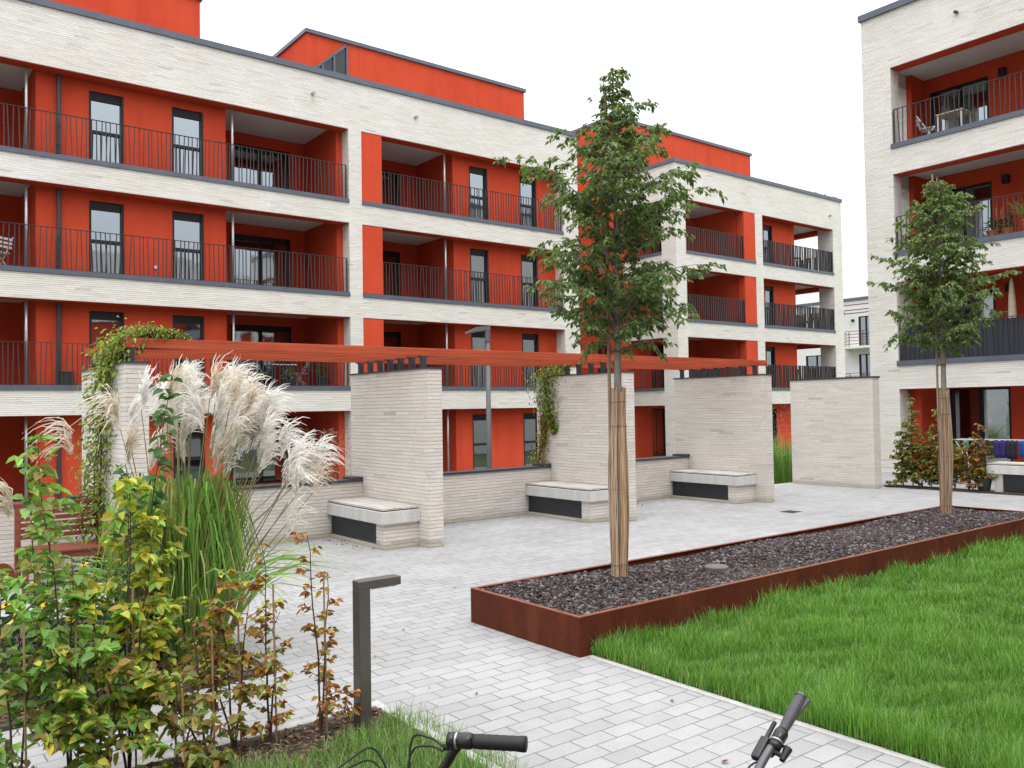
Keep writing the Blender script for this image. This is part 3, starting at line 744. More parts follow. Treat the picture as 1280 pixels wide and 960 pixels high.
# ---- dark gravel: thousands of small angular stones, one object
def rocks(name, n, x0, x1, y0, y1, zf, smin, smax, pal, mat, flat=.65):
    t = (1 + 5 ** .5) / 2
    iv = np.array([(-1, t, 0), (1, t, 0), (-1, -t, 0), (1, -t, 0), (0, -1, t), (0, 1, t), (0, -1, -t), (0, 1, -t), (t, 0, -1), (t, 0, 1), (-t, 0, -1), (-t, 0, 1)], float)
    iv /= np.linalg.norm(iv[0])
    tf = np.array([(0, 11, 5), (0, 5, 1), (0, 1, 7), (0, 7, 10), (0, 10, 11), (1, 5, 9), (5, 11, 4), (11, 10, 2), (10, 7, 6), (7, 1, 8), (3, 9, 4), (3, 4, 2), (3, 2, 6), (3, 6, 8), (3, 8, 9), (4, 9, 5), (2, 4, 11), (6, 2, 10), (8, 6, 7), (9, 8, 1)])
    P = np.stack([rng.uniform(x0, x1, n), rng.uniform(y0, y1, n), np.zeros(n)], 1); P[:, 2] = zf(P[:, 0], P[:, 1])
    sz = rng.uniform(smin, smax, n) * rng.choice([1, 1, 1, 1.35], n)
    sc = np.stack([sz, sz * rng.uniform(.6, 1, n), sz * rng.uniform(.45, .8, n) * flat / .65], 1)
    V = iv[None] * (1 + rng.uniform(-.28, .28, (n, 12, 1))) * sc[:, None, :]
    a = rng.uniform(0, 6.28, n); b = rng.uniform(-.7, .7, n)
    ca, sa, cb, sb = np.cos(a), np.sin(a), np.cos(b), np.sin(b)
    x = V[..., 0]; y = V[..., 1]; z = V[..., 2]
    y, z = y * cb[:, None] - z * sb[:, None], y * sb[:, None] + z * cb[:, None]
    x, y = x * ca[:, None] - y * sa[:, None], x * sa[:, None] + y * ca[:, None]
    V = np.stack([x, y, z], -1) + P[:, None, :]
    T = (tf[None] + (np.arange(n) * 12)[:, None, None]).reshape(-1, 3)
    pal = np.array(pal); c = pal[rng.integers(0, len(pal), n)] * rng.uniform(.7, 1.3, (n, 1))
    C = np.repeat(np.concatenate([c, np.ones((n, 1))], 1), 20, 0)
    return fast(name, V.reshape(-1, 3), None, mat, None, C, T)
def gz(x, y): return .258 + .018 * np.sin(x * 1.7 + y) + .012 * np.sin(y * 5 + x * .6) + rng.uniform(-.012, .016, len(x))
gpal = [(.034, .025, .025), (.060, .044, .044), (.022, .017, .018), (.060, .030, .025), (.17, .15, .155), (.030, .023, .025), (.042, .024, .020), (.10, .085, .088)]
gr = rocks('lava_gravel', 36000, PX0 + .05, PX1 - .05, PY0 + .05, PY1 - .05, gz, .009, .022, gpal, M['stone'])
tag(gr, 'dark grey and reddish lava gravel filling the rusty planter', 'gravel', kind='stuff')
ld = MB(); ld.lathe([(.12, -.02), (.12, .012), (.11, .02), (0.0, .024)], (6.82, 5.49, .272), 24)
tag(ld.build('inspection_lid', plain('lid_grey', (.12, .115, .115), .8, .2, 12), None), 'flat grey round lid lying in the gravel between the two trees', 'lid')
dr = MB(); dr.box(12.86, 13.14, 8.68, 8.94, .0015, .006)
for k in range(7): dr.box(12.875, 13.125, 8.70 + k * .034, 8.715 + k * .034, .0062, .010)
tag(dr.build('floor_drain', M['steel'], None), 'small dark floor drain in the pale paving near the farthest bench', 'drain')

# ================================================================ bollard and street lamp
bo = thing('bollard_light', (2.375, 4.545, 0), 'square bronze bollard light with an angled top arm at the bed corner', 'bollard')
def rbox(mb, c, ax, l0, l1, w0, w1, z0, z1):
    ca, sa = math.cos(ax), math.sin(ax)
    f = lambda l, w_, z: (c[0] + l * ca - w_ * sa, c[1] + l * sa + w_ * ca, z)
    return mb.hexa([f(l0, w0, z0), f(l1, w0, z0), f(l1, w1, z0), f(l0, w1, z0), f(l0, w0, z1), f(l1, w0, z1), f(l1, w1, z1), f(l0, w1, z1)])
BC = (2.375, 4.545)
bx_, by_ = 2.358, 4.533
b = MB(); b.box(bx_, bx_ + .075, by_, by_ + .085, -.1, .837); b.build('post', M['bollard'], bo, bevel=.003)
b = MB(); b.box(bx_, bx_ + .285, by_, by_ + .085, .8375, .888); b.build('light_arm', M['bollard'], bo, bevel=.003)
b = MB(); b.box(bx_ + .10, bx_ + .265, by_ + .015, by_ + .07, .830, .8372); b.build('light_lens', M['white_metal'], bo)

sl_ = thing('street_lamp', (11.0, 15, -.37), 'slim grey street lamp with a flat tilted head behind the low wall', 'lamp')
p_ = MB(); p_.tube([(11.0, 15, -.4), (11.0, 15, .6), (11.0, 15, 3.55)], [.066, .058, .048], 14); p_.build('pole', M['lamp'], sl_, smooth=True)
p_ = MB(); p_.tube([(11.0, 15, 3.36), (11.0, 15, 3.66)], .062, 14); p_.tube([(11.0, 15, 3.6), (10.93, 15.05, 3.66)], .05, 10); p_.build('head_joint', M['lamp'], sl_)
h_ = MB(); hd = Vector((-.79, .61, 0)); sd = Vector((.61, .79, 0)); o_ = Vector((11.02, 15, 3.66))
def hp(l, w_, z): return tuple(o_ + hd * l + sd * w_ + Vector((0, 0, z)))
h_.add([hp(-.05, -.06, -.04), hp(-.05, .06, -.04), hp(.25, .13, -.075), hp(.50, .12, -.12), hp(.50, -.12, -.12), hp(.25, -.13, -.075),
        hp(-.05, -.06, .05), hp(-.05, .06, .05), hp(.25, .13, .02), hp(.50, .11, -.095), hp(.50, -.11, -.095), hp(.25, -.13, .02)],
       [(0, 1, 2, 5), (5, 2, 3, 4), (6, 11, 8, 7), (11, 10, 9, 8), (0, 6, 7, 1), (1, 7, 8, 2), (2, 8, 9, 3), (3, 9, 10, 4), (4, 10, 11, 5), (5, 11, 6, 0)])
h_.build('lamp_head', M['lamp'], sl_)

# ================================================================ wooden bench, heart sign
wb = thing('garden_bench', (1.95, 10.75, 0), 'red-brown slatted wooden garden bench against the low wall', 'bench')
bx0, bx1 = 1.44, 2.34
for (x, y, zt) in ((bx0, 10.42, .40), (bx1 - .06, 10.42, .40), (bx0, 10.98, .86), (bx1 - .06, 10.98, .86)):
    l_ = MB(); l_.box(x, x + .06, y, y + .06, 0, zt); l_.build('leg', M['hardwood'], wb, bevel=.004)
s_ = MB()
for k in range(6): s_.box(bx0 - .01, bx1 + .01, 10.405 + k * .098, 10.405 + k * .098 + .078, .4005, .425)
s_.build('seat', M['hardwood'], wb, bevel=.003)
s_ = MB()
for k in range(5): s_.box(bx0 + .061, bx1 - .061, 10.995, 11.02, .50 + k * .068, .50 + k * .068 + .048)
s_.box(bx0 - .01, bx1 + .01, 10.985, 11.035, .8605, .91); s_.build('backrest', M['hardwood'], wb, bevel=.003)
for yy in (10.43, 11.0):
    s_ = MB(); s_.box(bx0 + .061, bx1 - .061, yy, yy + .03, .33, .399); s_.build('seat_rail', M['hardwood'], wb)
hs = thing('garden_sign', (.79, 6.9, 0), 'rusty heart-shaped garden plaque on a stick at the left edge', 'sign')
hv = []
for k in range(40):
    t = 2 * math.pi * k / 40
    hx = 16 * math.sin(t) ** 3; hz = 13 * math.cos(t) - 5 * math.cos(2 * t) - 2 * math.cos(3 * t) - math.cos(4 * t)
    hv.append((hx / 16 * .155, hz / 16 * .16))
hxd = Vector((.8, -.6, 0)); hn = Vector((.6, .8, 0)); ho = Vector((.765, 6.9, .76))
q = MB(); n = 40
fr_ = [tuple(ho + hxd * a + Vector((0, 0, b))) for a, b in hv]; bk_ = [tuple(ho + hxd * a + hn * .006 + Vector((0, 0, b))) for a, b in hv]
q.add(fr_ + bk_, [tuple(range(n)), tuple(range(2 * n - 1, n - 1, -1))] + [(i, n + i, n + (i + 1) % n, (i + 1) % n) for i in range(n)])
q.build('heart_plate', M['rust'], hs)
q = MB(); q.tube([tuple(ho + hn * .012 + Vector((0, 0, -.1))), (.79, 6.905, 0)], .006, 6); q.build('stick', M['rust'], hs)
q = MB(); ht = []
for k in range(25):
    t = 2 * math.pi * k / 24
    hx = 16 * math.sin(t) ** 3; hz = 13 * math.cos(t) - 5 * math.cos(2 * t) - 2 * math.cos(3 * t) - math.cos(4 * t)
    ht.append(tuple(ho - hn * .004 + hxd * (.088 + hx / 16 * .022) + Vector((0, 0, .035 + hz / 16 * .022))))
q.tube(ht, .0028, 5)
q.tube([tuple(ho - hn * .004 + hxd * a + Vector((0, 0, b))) for a, b in ((-.10, -.055), (-.07, -.03), (-.05, -.05), (-.03, -.028), (-.01, -.045), (.01, -.022), (.03, -.036), (.05, -.012), (.07, -.024), (.09, -.004), (.105, -.006))], .0042, 5)
q.build('white_lettering', M['white_paint'], hs)
# ================================================================ foliage helpers
def unit(v): return v / np.maximum(np.linalg.norm(v, axis=-1, keepdims=True), 1e-9)
def leaves(P, D, Ln, W, C, droop=.25, fold=.22):
    """leaf blades: P base points, D directions (n,3), Ln lengths, W widths, C colours -> verts, quads, cols"""
    n = len(P); D = unit(D)
    up = unit(rng.normal(0, .45, (n, 3)) + np.array([0, 0, 1.0]))
    Sd = unit(np.cross(D, up)); Nn = unit(np.cross(Sd, D))
    Ln = np.asarray(Ln).reshape(-1, 1); W = np.asarray(W).reshape(-1, 1)
    dn = np.array([0, 0, -1.0]) * droop
    b = P; m1 = P + D * Ln * .32 + dn * Ln * .06; m2 = P + D * Ln * .70 + dn * Ln * .36; tp = P + D * Ln + dn * Ln * .85
    e = Nn * W * fold
    V = np.stack([b, m1 + Sd * W * .5 + e, m2 + Sd * W * .40 + e, tp, m2 - Sd * W * .40 + e, m1 - Sd * W * .5 + e], 1)
    o = (np.arange(n) * 6)[:, None]
    Q = np.concatenate([o + np.array([[0, 1, 2, 3]]), o + np.array([[0, 3, 4, 5]])], 1).reshape(-1, 4)
    Cc = np.repeat(np.concatenate([C, np.ones((n, 1))], 1), 2, 0)
    return V.reshape(-1, 3), Q, Cc
def merge(parts):
    Vs, Qs, Cs = [], [], []; o = 0
    for V, Q, C in parts: Vs.append(V); Qs.append(Q + o); Cs.append(C); o += len(V)
    return np.concatenate(Vs), np.concatenate(Qs), np.concatenate(Cs)
def ribbons(paths, widths, C, side=None):
    """flat tapering ribbons: paths (n,k,3), widths (n,k)"""
    n, k, _ = paths.shape
    T = np.gradient(paths, axis=1); T = unit(T)
    if side is None: side = rng.normal(0, 1, (n, 1, 3))
    Sd = unit(np.cross(T, side)) * widths[..., None] * .5
    V = np.stack([paths - Sd, paths + Sd], 2).reshape(n, 2 * k, 3)
    q = np.array([[2 * i, 2 * i + 1, 2 * i + 3, 2 * i + 2] for i in range(k - 1)])
    Q = (q[None] + (np.arange(n) * 2 * k)[:, None, None]).reshape(-1, 4)
    Cc = np.repeat(np.concatenate([C, np.ones((n, 1))], 1), k - 1, 0) if C.ndim == 2 else np.concatenate([C[:, :k - 1], np.ones((n, k - 1, 1))], 2).reshape(-1, 4)
    return V.reshape(-1, 3), Q, Cc
def pal_pick(pal, n, jit=.18):
    pal = np.array(pal, float); c = pal[rng.integers(0, len(pal), n)]
    return np.clip(c * rng.uniform(1 - jit, 1 + jit, (n, 1)) * rng.uniform(.94, 1.06, (n, 3)), 0, 1)

# ================================================================ the two planter trees
def young_tree(x, y, z0, top, cb, prof, n_br, label, seed, stake_top, lean=(0, 0), leaf_n=16, lsz=.066, wrap_top=2.06):
    global rng
    rng = np.random.default_rng(seed)
    t = thing('hornbeam_tree', (x, y, z0), label, 'tree', 'young trees in the rusty planter')
    hs_ = np.linspace(z0 - .1, top, 12); tr = MB()
    f = (hs_ - z0) / (top - z0)
    wob = np.cumsum(rng.normal(0, .006, (12, 2)), 0)
    axis = np.stack([x + lean[0] * f + wob[:, 0], y + lean[1] * f + wob[:, 1], hs_], 1)
    rad = np.interp(f, [0, .45, .8, 1], [.047, .034, .014, .004])
    tr.tube(axis.tolist(), rad.tolist(), 9)
    at = lambda z: np.array([np.interp(z, hs_, axis[:, 0]), np.interp(z, hs_, axis[:, 1]), z])
    P, D = [], []
    for i in range(n_br):
        u = (i + .5) / n_br; h = cb + (top - .12 - cb) * u ** 1.05
        az = i * 2.39996 + rng.uniform(-.35, .35)
        rr = np.interp(h, prof[0], prof[1]) * rng.uniform(.45, 1.10)
        el = rng.uniform(.35, .85) if h < cb + .25 * (top - cb) else (rng.uniform(.55, .95) if h < cb + .6 * (top - cb) else rng.uniform(.7, 1.0)); 
        b = at(h); d0 = np.array([math.cos(az) * math.cos(el), math.sin(az) * math.cos(el), math.sin(el)])
        k = 8; pts = [b]; d = d0.copy(); ln = rr / math.cos(el) * .92; st = ln / (k - 1)
        for j in range(k - 1):
            d = unit(d + np.array([math.cos(az), math.sin(az), -.5]) * .12 * (j > 1) + rng.normal(0, .05, 3)); pts.append(pts[-1] + d * st)
        tr.tube([p.tolist() for p in pts], np.linspace(.0075 * (1 - .55 * u) + .002, .0014, k).tolist(), 5)
        pts = np.array(pts)
        ntw = max(3, int(ln / .085))
        for q in range(ntw):
            s = .12 + .88 * (q + rng.uniform(0, 1)) / ntw; s = min(s, .999); ii = min(int(s * (k - 1)), k - 2); ff = s * (k - 1) - ii
            p0 = pts[ii] * (1 - ff) + pts[ii + 1] * ff
            dd = unit(pts[ii + 1] - pts[ii]); sidev = unit(np.cross(dd, [0, 0, 1.0])) * (1 if q % 2 else -1)
            tl = rng.uniform(.10, .30) * (1.15 - .5 * s) * min(1, rr / .5 + .3)
            td = unit(dd * .75 + sidev * .8 + rng.normal(0, .25, 3))
            nl = max(4, int(leaf_n * tl / .22))
            ss = rng.uniform(.1, 1, nl)
            drop = np.array([0, 0, -1.0])
            pp = p0 + td * (ss * tl)[:, None] + drop * (ss ** 2 * tl * .45)[:, None] + rng.normal(0, .012, (nl, 3))
            sg = np.where(np.arange(nl) % 2, 1, -1)[:, None]
            ds = unit(td * .6 + np.cross(td, [0, 0, 1.0]) * sg * .8 + np.array([0, 0, -.55]) + rng.normal(0, .28, (nl, 3)))
            P.append(pp); D.append(ds)
            tr.tube([p0.tolist(), (p0 + td * tl * .6 + drop * tl * .14).tolist(), (p0 + td * tl + drop * tl * .42).tolist()], [.003, .002, .001], 3, cap=False)
    P = np.concatenate(P); D = np.concatenate(D); n = len(P)
    tr.build('trunk', M['bark'], t, smooth=True)
    C = pal_pick([(.12, .195, .050), (.095, .16, .050), (.155, .235, .060), (.080, .135, .048), (.115, .18, .072), (.24, .31, .10), (.155, .215, .095)], n)
    V, Q, Cc = leaves(P, D, rng.uniform(.7, 1.2, n) * lsz, rng.uniform(.42, .58, n) * lsz, C, .35)
    fast('crown', V, Q, M['leaf'], t, Cc)
    # reed mat: individual canes round the trunk
    mats = MB(); ccol = []
    nc = 58
    Vs, Qs, Cs = [], [], []; o = 0
    for k in range(nc):
        a = 2 * math.pi * k / nc; r0 = .081 + rng.uniform(-.008, .006); w_ = .0043 + rng.uniform(-.0012, .0018)
        zs_ = np.linspace(z0 - .02, wrap_top + rng.uniform(-.03, .03), 9)
        rr = r0 + .010 * np.sin(zs_ * 3.0 + seed) - np.interp(zs_, [z0, z0 + .35, wrap_top], [.008, 0, .006]) + rng.normal(0, .0026, 9)
        cx = axis[:1, 0] + np.interp(zs_, hs_, axis[:, 0] - axis[0, 0]); cy = axis[:1, 1] + np.interp(zs_, hs_, axis[:, 1] - axis[0, 1])
        a2 = a + rng.normal(0, .03, 9) + rng.normal(0, .08)
        cen = np.stack([cx + rr * np.cos(a2), cy + rr * np.sin(a2), zs_], 1)
        ring = []
        for m_ in range(5):
            b = 2 * math.pi * m_ / 5; ring.append(cen + np.array([math.cos(b) * w_, math.sin(b) * w_, 0]))
        Vv = np.stack(ring, 1).reshape(-1, 3)
        for i in range(8):
            for m_ in range(5): Qs.append((o + i * 5 + m_, o + i * 5 + (m_ + 1) % 5, o + (i + 1) * 5 + (m_ + 1) % 5, o + (i + 1) * 5 + m_))
        Vs.append(Vv); o += len(Vv)
        cc = np.array([(.52, .34, .20), (.42, .26, .155), (.64, .48, .33), (.25, .18, .14), (.58, .39, .23), (.44, .37, .31)])[rng.integers(0, 6)] * rng.uniform(.8, 1.15)
        Cs += [(*cc, 1)] * 40
    fast('reed_wrap', np.concatenate(Vs), np.array(Qs), M['reed'], t, np.array(Cs))
    for zz in (z0 + .14, z0 + .85, wrap_top - .35, wrap_top - .12):
        wires = MB(); c_ = at(zz); rw_ = .089
        wires.tube([(c_[0] + rw_ * math.cos(k * math.pi / 10), c_[1] + rw_ * math.sin(k * math.pi / 10), zz + .004 * math.sin(k)) for k in range(21)], .0022, 4)
        wires.build('binding_wire', M['frame'], t)
    sdx, sdy = -.088 * .79 * .72, .088 * .61 * .72
    st_ = MB(); st_.tube([(x + sdx, y + sdy, z0 + 1.2), (x + sdx, y + sdy, wrap_top + .3), (x + sdx * .75, y + sdy * .75, stake_top)], [.017, .0165, .014], 8); st_.build('stake', M['stake'], t)
    tie = MB(); c_ = at(2.42); tie.tube([(c_[0] + .05 * math.cos(k * .5) - .015, c_[1] + .05 * math.sin(k * .5) + .012, 2.42 + .01 * math.sin(k)) for k in range(14)], .006, 5)
    tie.build('tree_tie', M['rail_red'], t)
    return t
young_tree(5.77, 5.80, .26, 5.22, 2.40, ([2.4, 2.7, 3.0, 3.3, 3.7, 4.1, 4.4, 4.65, 4.85, 5.2], [.62, .92, .97, .94, .76, .54, .34, .20, .12, .05]), 118,
           'larger young tree with reed-wrapped trunk in the near end of the planter', 11, 4.95, leaf_n=22, lsz=.056)
young_tree(12.42, 5.86, .26, 5.15, 2.55, ([2.5, 2.8, 3.1, 3.5, 4.0, 4.4, 4.7, 5.2], [.44, .76, .84, .76, .60, .42, .24, .06]), 104,
           'smaller young tree with reed-wrapped trunk at the far end of the planter', 23, 5.2, leaf_n=21, lsz=.062)

# ================================================================ lawn
rng = np.random.default_rng(3)
def blades(P, H, W, C, lean=.5):
    n = len(P)
    az = rng.uniform(0, 6.283, n); a2 = az + 1.57
    L_ = (H * rng.uniform(.1, lean, n))
    dx = np.stack([np.cos(az), np.sin(az), np.zeros(n)], 1); sx = np.stack([np.cos(a2), np.sin(a2), np.zeros(n)], 1) * (W * .5)[:, None]
    up = np.array([0, 0, 1.0])
    m = P + up * (H * .55)[:, None] + dx * (L_ * .32)[:, None]; tpp = P + up * H[:, None] + dx * L_[:, None]
    V = np.stack([P - sx, P + sx, m + sx * .8, m - sx * .8, tpp], 1).reshape(-1, 3)
    o = (np.arange(n) * 5)[:, None]
    Q = o + np.array([[0, 1, 2, 3]]); T = o + np.array([[3, 2, 4]])
    Cc = np.concatenate([C, np.ones((n, 1))], 1)
    return V, Q, np.concatenate([Cc, Cc]), T
def tri_sample(n, poly_fn, x0, x1, y0, y1, wfn):
    out_ = []; c = 0
    while c < n:
        q = np.stack([rng.uniform(x0, x1, n), rng.uniform(y0, y1, n)], 1)
        k = poly_fn(q[:, 0], q[:, 1]) & (rng.uniform(0, 1, n) < wfn(q[:, 0], q[:, 1])); out_.append(q[k]); c += k.sum()
    return np.concatenate(out_)[:n]
def vis(x, y):   # inside the wedge the camera and its neighbours could see
    return (x > 4.47) & (y < 4.80) & (y > (x - 3.2) * -.10 + (x - 4.4) * .15 - .2)
def dens(x, y): return np.clip(14.0 / (x ** 2 + y ** 2), .05, 1)
q = tri_sample(300000, lambda x, y: (x > 4.445) & (y < 4.81) & (y > .10 * x - .4), 4.44, 17.5, -.2, 4.81, dens)
cl = np.sin(q[:, 0] * 2.3 + np.sin(q[:, 1] * 3.1) * 1.5) * np.sin(q[:, 1] * 2.7 + q[:, 0] * .7)
cl2 = np.sin(q[:, 0] * 7.1 + 2 * np.sin(q[:, 1] * 5)) * np.sin(q[:, 1] * 8.3 + q[:, 0])
H = (.088 + .026 * cl + .030 * cl2) * rng.uniform(.6, 1.35, len(q))
edge = (q[:, 1] > 4.60) | (q[:, 0] < 4.62)
H = np.where(edge & (rng.uniform(0, 1, len(q)) < .25), H * 1.55, H)
dist = np.hypot(q[:, 0], q[:, 1])
W_ = .0032 * np.clip(dist / 4.5, 1, 2.4) * rng.uniform(.8, 1.4, len(q))
C = pal_pick([(.095, .245, .022), (.125, .30, .030), (.070, .19, .020), (.16, .34, .045), (.10, .25, .025), (.20, .33, .07), (.085, .21, .04)], len(q), .22) * 1.12 * (1 + .10 * cl + .08 * cl2)[:, None]
C = np.where((rng.uniform(0, 1, len(q)) < .045)[:, None], np.array([.34, .34, .15]) * rng.uniform(.7, 1.2, (len(q), 1)), C)
V, Q, Cc, T = blades(np.stack([q[:, 0], q[:, 1], np.full(len(q), .015)], 1), H, W_, C, .75)
tag(fast('lawn_grass', V, Q, M['grass'], None, Cc, T), 'long bright green lawn grass in front of the rusty planter', 'grass', kind='stuff')
q = tri_sample(20000, lambda x, y: (x > 1.1) & (x < 2.75) & (y > 2.6) & (y < 4.52) & (y < 4.40 + .16 * np.sin(x * 9) * .5 + np.where(x > 2.42, .35, 0)), 1.1, 2.75, 2.6, 4.8, lambda x, y: np.where((x > 2.6), .35, 1.0))
H = rng.uniform(.045, .135, len(q)) * (1 + .25 * np.sin(q[:, 0] * 9) * np.sin(q[:, 1] * 8))
C = pal_pick([(.11, .26, .035), (.15, .32, .055), (.09, .20, .035), (.21, .35, .095), (.30, .36, .16)], len(q), .2)
V, Q, Cc, T = blades(np.stack([q[:, 0], q[:, 1], np.full(len(q), .02)], 1), H, .0035 * rng.uniform(.7, 1.3, len(q)), C, .9)
tag(fast('grass_patch', V, Q, M['grass'], None, Cc, T), 'tuft of green grass round the foot of the bollard light', 'grass', kind='stuff')
# bark chips in the hedge bed
n = 5200
P = np.stack([rng.uniform(-.6, 2.59, n), rng.uniform(4.1, 4.79, n), rng.uniform(.026, .05, n)], 1)
a = rng.uniform(0, 6.28, n); D = np.stack([np.cos(a), np.sin(a), rng.normal(0, .25, n)], 1)
C = pal_pick([(.16, .09, .055), (.10, .055, .036), (.22, .14, .09), (.07, .042, .03), (.28, .20, .14)], n, .25)
V, Q, Cc = leaves(P, D, rng.uniform(.02, .055, n), rng.uniform(.006, .016, n), C, .05, .3)
tag(fast('bark_mulch', V, Q, M['chip'], None, Cc), 'brown bark chip mulch under the row of hornbeam saplings', 'mulch', kind='stuff')

n = 3600
P = np.stack([rng.uniform(.2, 2.40, n), rng.uniform(6.0, 7.6, n), rng.uniform(.03, .06, n)], 1)
a = rng.uniform(0, 6.28, n); D = np.stack([np.cos(a), np.sin(a), rng.normal(0, .3, n)], 1)
C = pal_pick([(.16, .10, .055), (.28, .18, .08), (.22, .15, .09), (.09, .055, .03), (.34, .25, .12), (.08, .12, .03)], n, .25)
V, Q, Cc = leaves(P, D, rng.uniform(.02, .09, n), rng.uniform(.008, .024, n), C, .05, .3)
tag(fast('leaf_litter', V, Q, M['chip'], None, Cc), 'brown leaf litter and dry grass under the plumed grass clump', 'leaf litter', kind='stuff')

# ================================================================ plumed grass clump
def arching(n, base, spread, L0, L1, out0, out1, droop, k=9):
    az = rng.uniform(0, 6.283, n); r0 = np.sqrt(rng.uniform(0, 1, n)) * spread
    Ln = rng.uniform(L0, L1, n); o = rng.uniform(out0, out1, n)
    s = np.linspace(0, 1, k)[None]
    rad = r0[:, None] + Ln[:, None] * (o[:, None] * s + droop * s ** 2.4 * .55)
    z = Ln[:, None] * (s * np.sqrt(np.maximum(.05, 1 - o[:, None] ** 2)) - droop * s ** 3.2 * .62)
    P = np.stack([base[0] + rad * np.cos(az)[:, None], base[1] + rad * np.sin(az)[:, None], base[2] + np.maximum(z, .02)], 2)
    return P + rng.normal(0, .006, P.shape), Ln
mg = thing('miscanthus_grass', (2.02, 6.85, .03), 'tall ornamental grass clump with white feathery plumes left of the first bench', 'ornamental grass')
rng = np.random.default_rng(5)
base = (2.02, 6.85, .03)
def hanging(n, base, spread, h0, h1, o0, o1, d0, d1, k=9):
    az = rng.uniform(0, 6.283, n); r0 = np.sqrt(rng.uniform(0, 1, n)) * spread; H = rng.uniform(h0, h1, n)[:, None]
    o = rng.uniform(o0, o1, n)[:, None]; dr = rng.uniform(d0, d1, n)[:, None]; ap = rng.uniform(.50, .66, n)[:, None]
    s = np.linspace(0, 1, k)[None]
    z = np.where(s < ap, H * (1 - (1 - s / ap) ** 1.7), H * (1 - dr * ((s - ap) / (1 - ap)) ** 1.8))
    rad = r0[:, None] + o * s ** 1.5
    P = np.stack([base[0] + rad * np.cos(az)[:, None], base[1] + rad * np.sin(az)[:, None], base[2] + np.maximum(z, .02)], 2)
    return P + rng.normal(0, .005, P.shape)
P1 = hanging(760, base, .30, .85, 1.42, .10, .36, .30, .80)
P2, L2_ = arching(420, base, .32, .8, 1.55, .02, .16, .22)
P3_, _ = arching(90, base, .36, 1.0, 1.5, .15, .42, .8)
P_ = np.concatenate([P1, P2, P3_]); n = len(P_)
prof = np.array([.7, 1, 1, .95, .9, .8, .62, .4, .05])
W_ = rng.uniform(.013, .026, n)[:, None] * prof[None]
C = pal_pick([(.16, .36, .06), (.21, .44, .08), (.13, .29, .055), (.27, .46, .11), (.32, .44, .12), (.40, .42, .16)], n, .2)
parts = [ribbons(P_, W_, C)]
# strawy lower sheaths
P3, _ = arching(260, base, .27, .35, .8, .0, .2, .1)
parts.append(ribbons(P3, rng.uniform(.006, .011, len(P3))[:, None] * prof[None], pal_pick([(.20, .12, .06), (.26, .19, .09), (.13, .08, .05)], len(P3), .25)))
V, Q, Cc = merge(parts); fast('leaf_blades', V, Q, M['grass'], mg, Cc)
stems = MB(); pl_parts = []
tips = []
IR = np.array([.79, -.61, 0]); IF = np.array([.61, .79, 0]); AR = math.atan2(-.61, .79)
for k in range(64):
    u = float(np.clip(rng.normal(.30, .36), -.34, 1.0)); v = rng.uniform(-.34, .34)
    H_ = 2.02 - .42 * max(0, (u - .25) / .6) ** 2 - .20 * max(0, (-.1 - u) / .5) ** 2 - .62 * rng.uniform(0, 1) ** 1.5
    tp_ = np.array(base) + IR * u + IF * v; tp_[2] = H_
    b = np.array(base) + IR * np.clip(u * .4, -.28, .3) + IF * v * .6
    mid = b * .5 + tp_ * .5 - IR * u * .12 + np.array([0, 0, .06])
    stems.tube([b.tolist(), mid.tolist(), tp_.tolist()], [.0055, .005, .0035], 5)
    tips.append((tp_, (AR if rng.uniform() > .12 or u > .3 else AR + math.pi) + rng.normal(0, .55), .02 + .30 * max(0, u - .2) + .12 * rng.uniform()))
for x_, y_, z_, az in ((1.28, 6.9, 1.62, 3.4), (1.55, 6.7, 1.80, 3.6), (.86, 6.6, 1.22, 3.3), (3.0, 6.55, 1.42, -.3), (2.75, 6.6, 1.30, -.5), (2.95, 6.9, 1.24, -.2), (2.6, 6.3, 1.55, -.6)):
    b = np.array(base) + np.array([rng.uniform(-.15, .15), rng.uniform(-.1, .1), 0]); tp_ = np.array([x_, y_, z_])
    stems.tube([b.tolist(), ((b + tp_) / 2 + np.array([0, 0, .28])).tolist(), tp_.tolist()], [.004, .0035, .0025], 5); tips.append((tp_, az, .5))
stems.build('stems', plain('reed_stem', (.22, .21, .08), .7, .3, 20), mg)
for tp_, az, tilt in tips:
    ns = rng.integers(36, 58); ax = np.array([math.cos(az), math.sin(az), 0])
    kk = 7; s = np.linspace(0, 1, kk)
    Ls = rng.uniform(.17, .35, ns)
    start = tp_ + np.array([0, 0, 1.0]) * rng.uniform(-.02, .16, (ns, 1)) + ax * rng.uniform(0, .03, (ns, 1))
    spread = rng.normal(0, .34, ns); oa = az + spread
    out_ = np.stack([np.cos(oa), np.sin(oa), np.zeros(ns)], 1)
    bend = rng.uniform(.18, .85, ns) * (.50 + 1.3 * tilt)
    up0 = rng.uniform(.75, 1.0, ns)
    hx = Ls[:, None] * (s * .30 + bend[:, None] * s ** 1.8 * .75); hz = Ls[:, None] * (up0[:, None] * s - bend[:, None] * s ** 2.6 * 1.05)
    Pp = start[:, None, :] + out_[:, None, :] * hx[..., None] + np.array([0, 0, 1.0]) * hz[..., None]
    Pp += rng.normal(0, .004, Pp.shape)
    Wp = rng.uniform(.006, .012, ns)[:, None] * np.array([.5, 1, 1.1, 1, .9, .7, .25])[None]
    cbase = np.array([(.88, .85, .78), (.92, .90, .86), (.82, .74, .62), (.93, .92, .89)])[rng.integers(0, 4)]
    pl_parts.append(ribbons(Pp, Wp, np.clip(cbase * rng.uniform(.85, 1.08, (ns, 1)), 0, .95) * np.ones((ns, 3))))
V, Q, Cc = merge(pl_parts); fast('plumes', V, Q, M['plume'], mg, Cc)

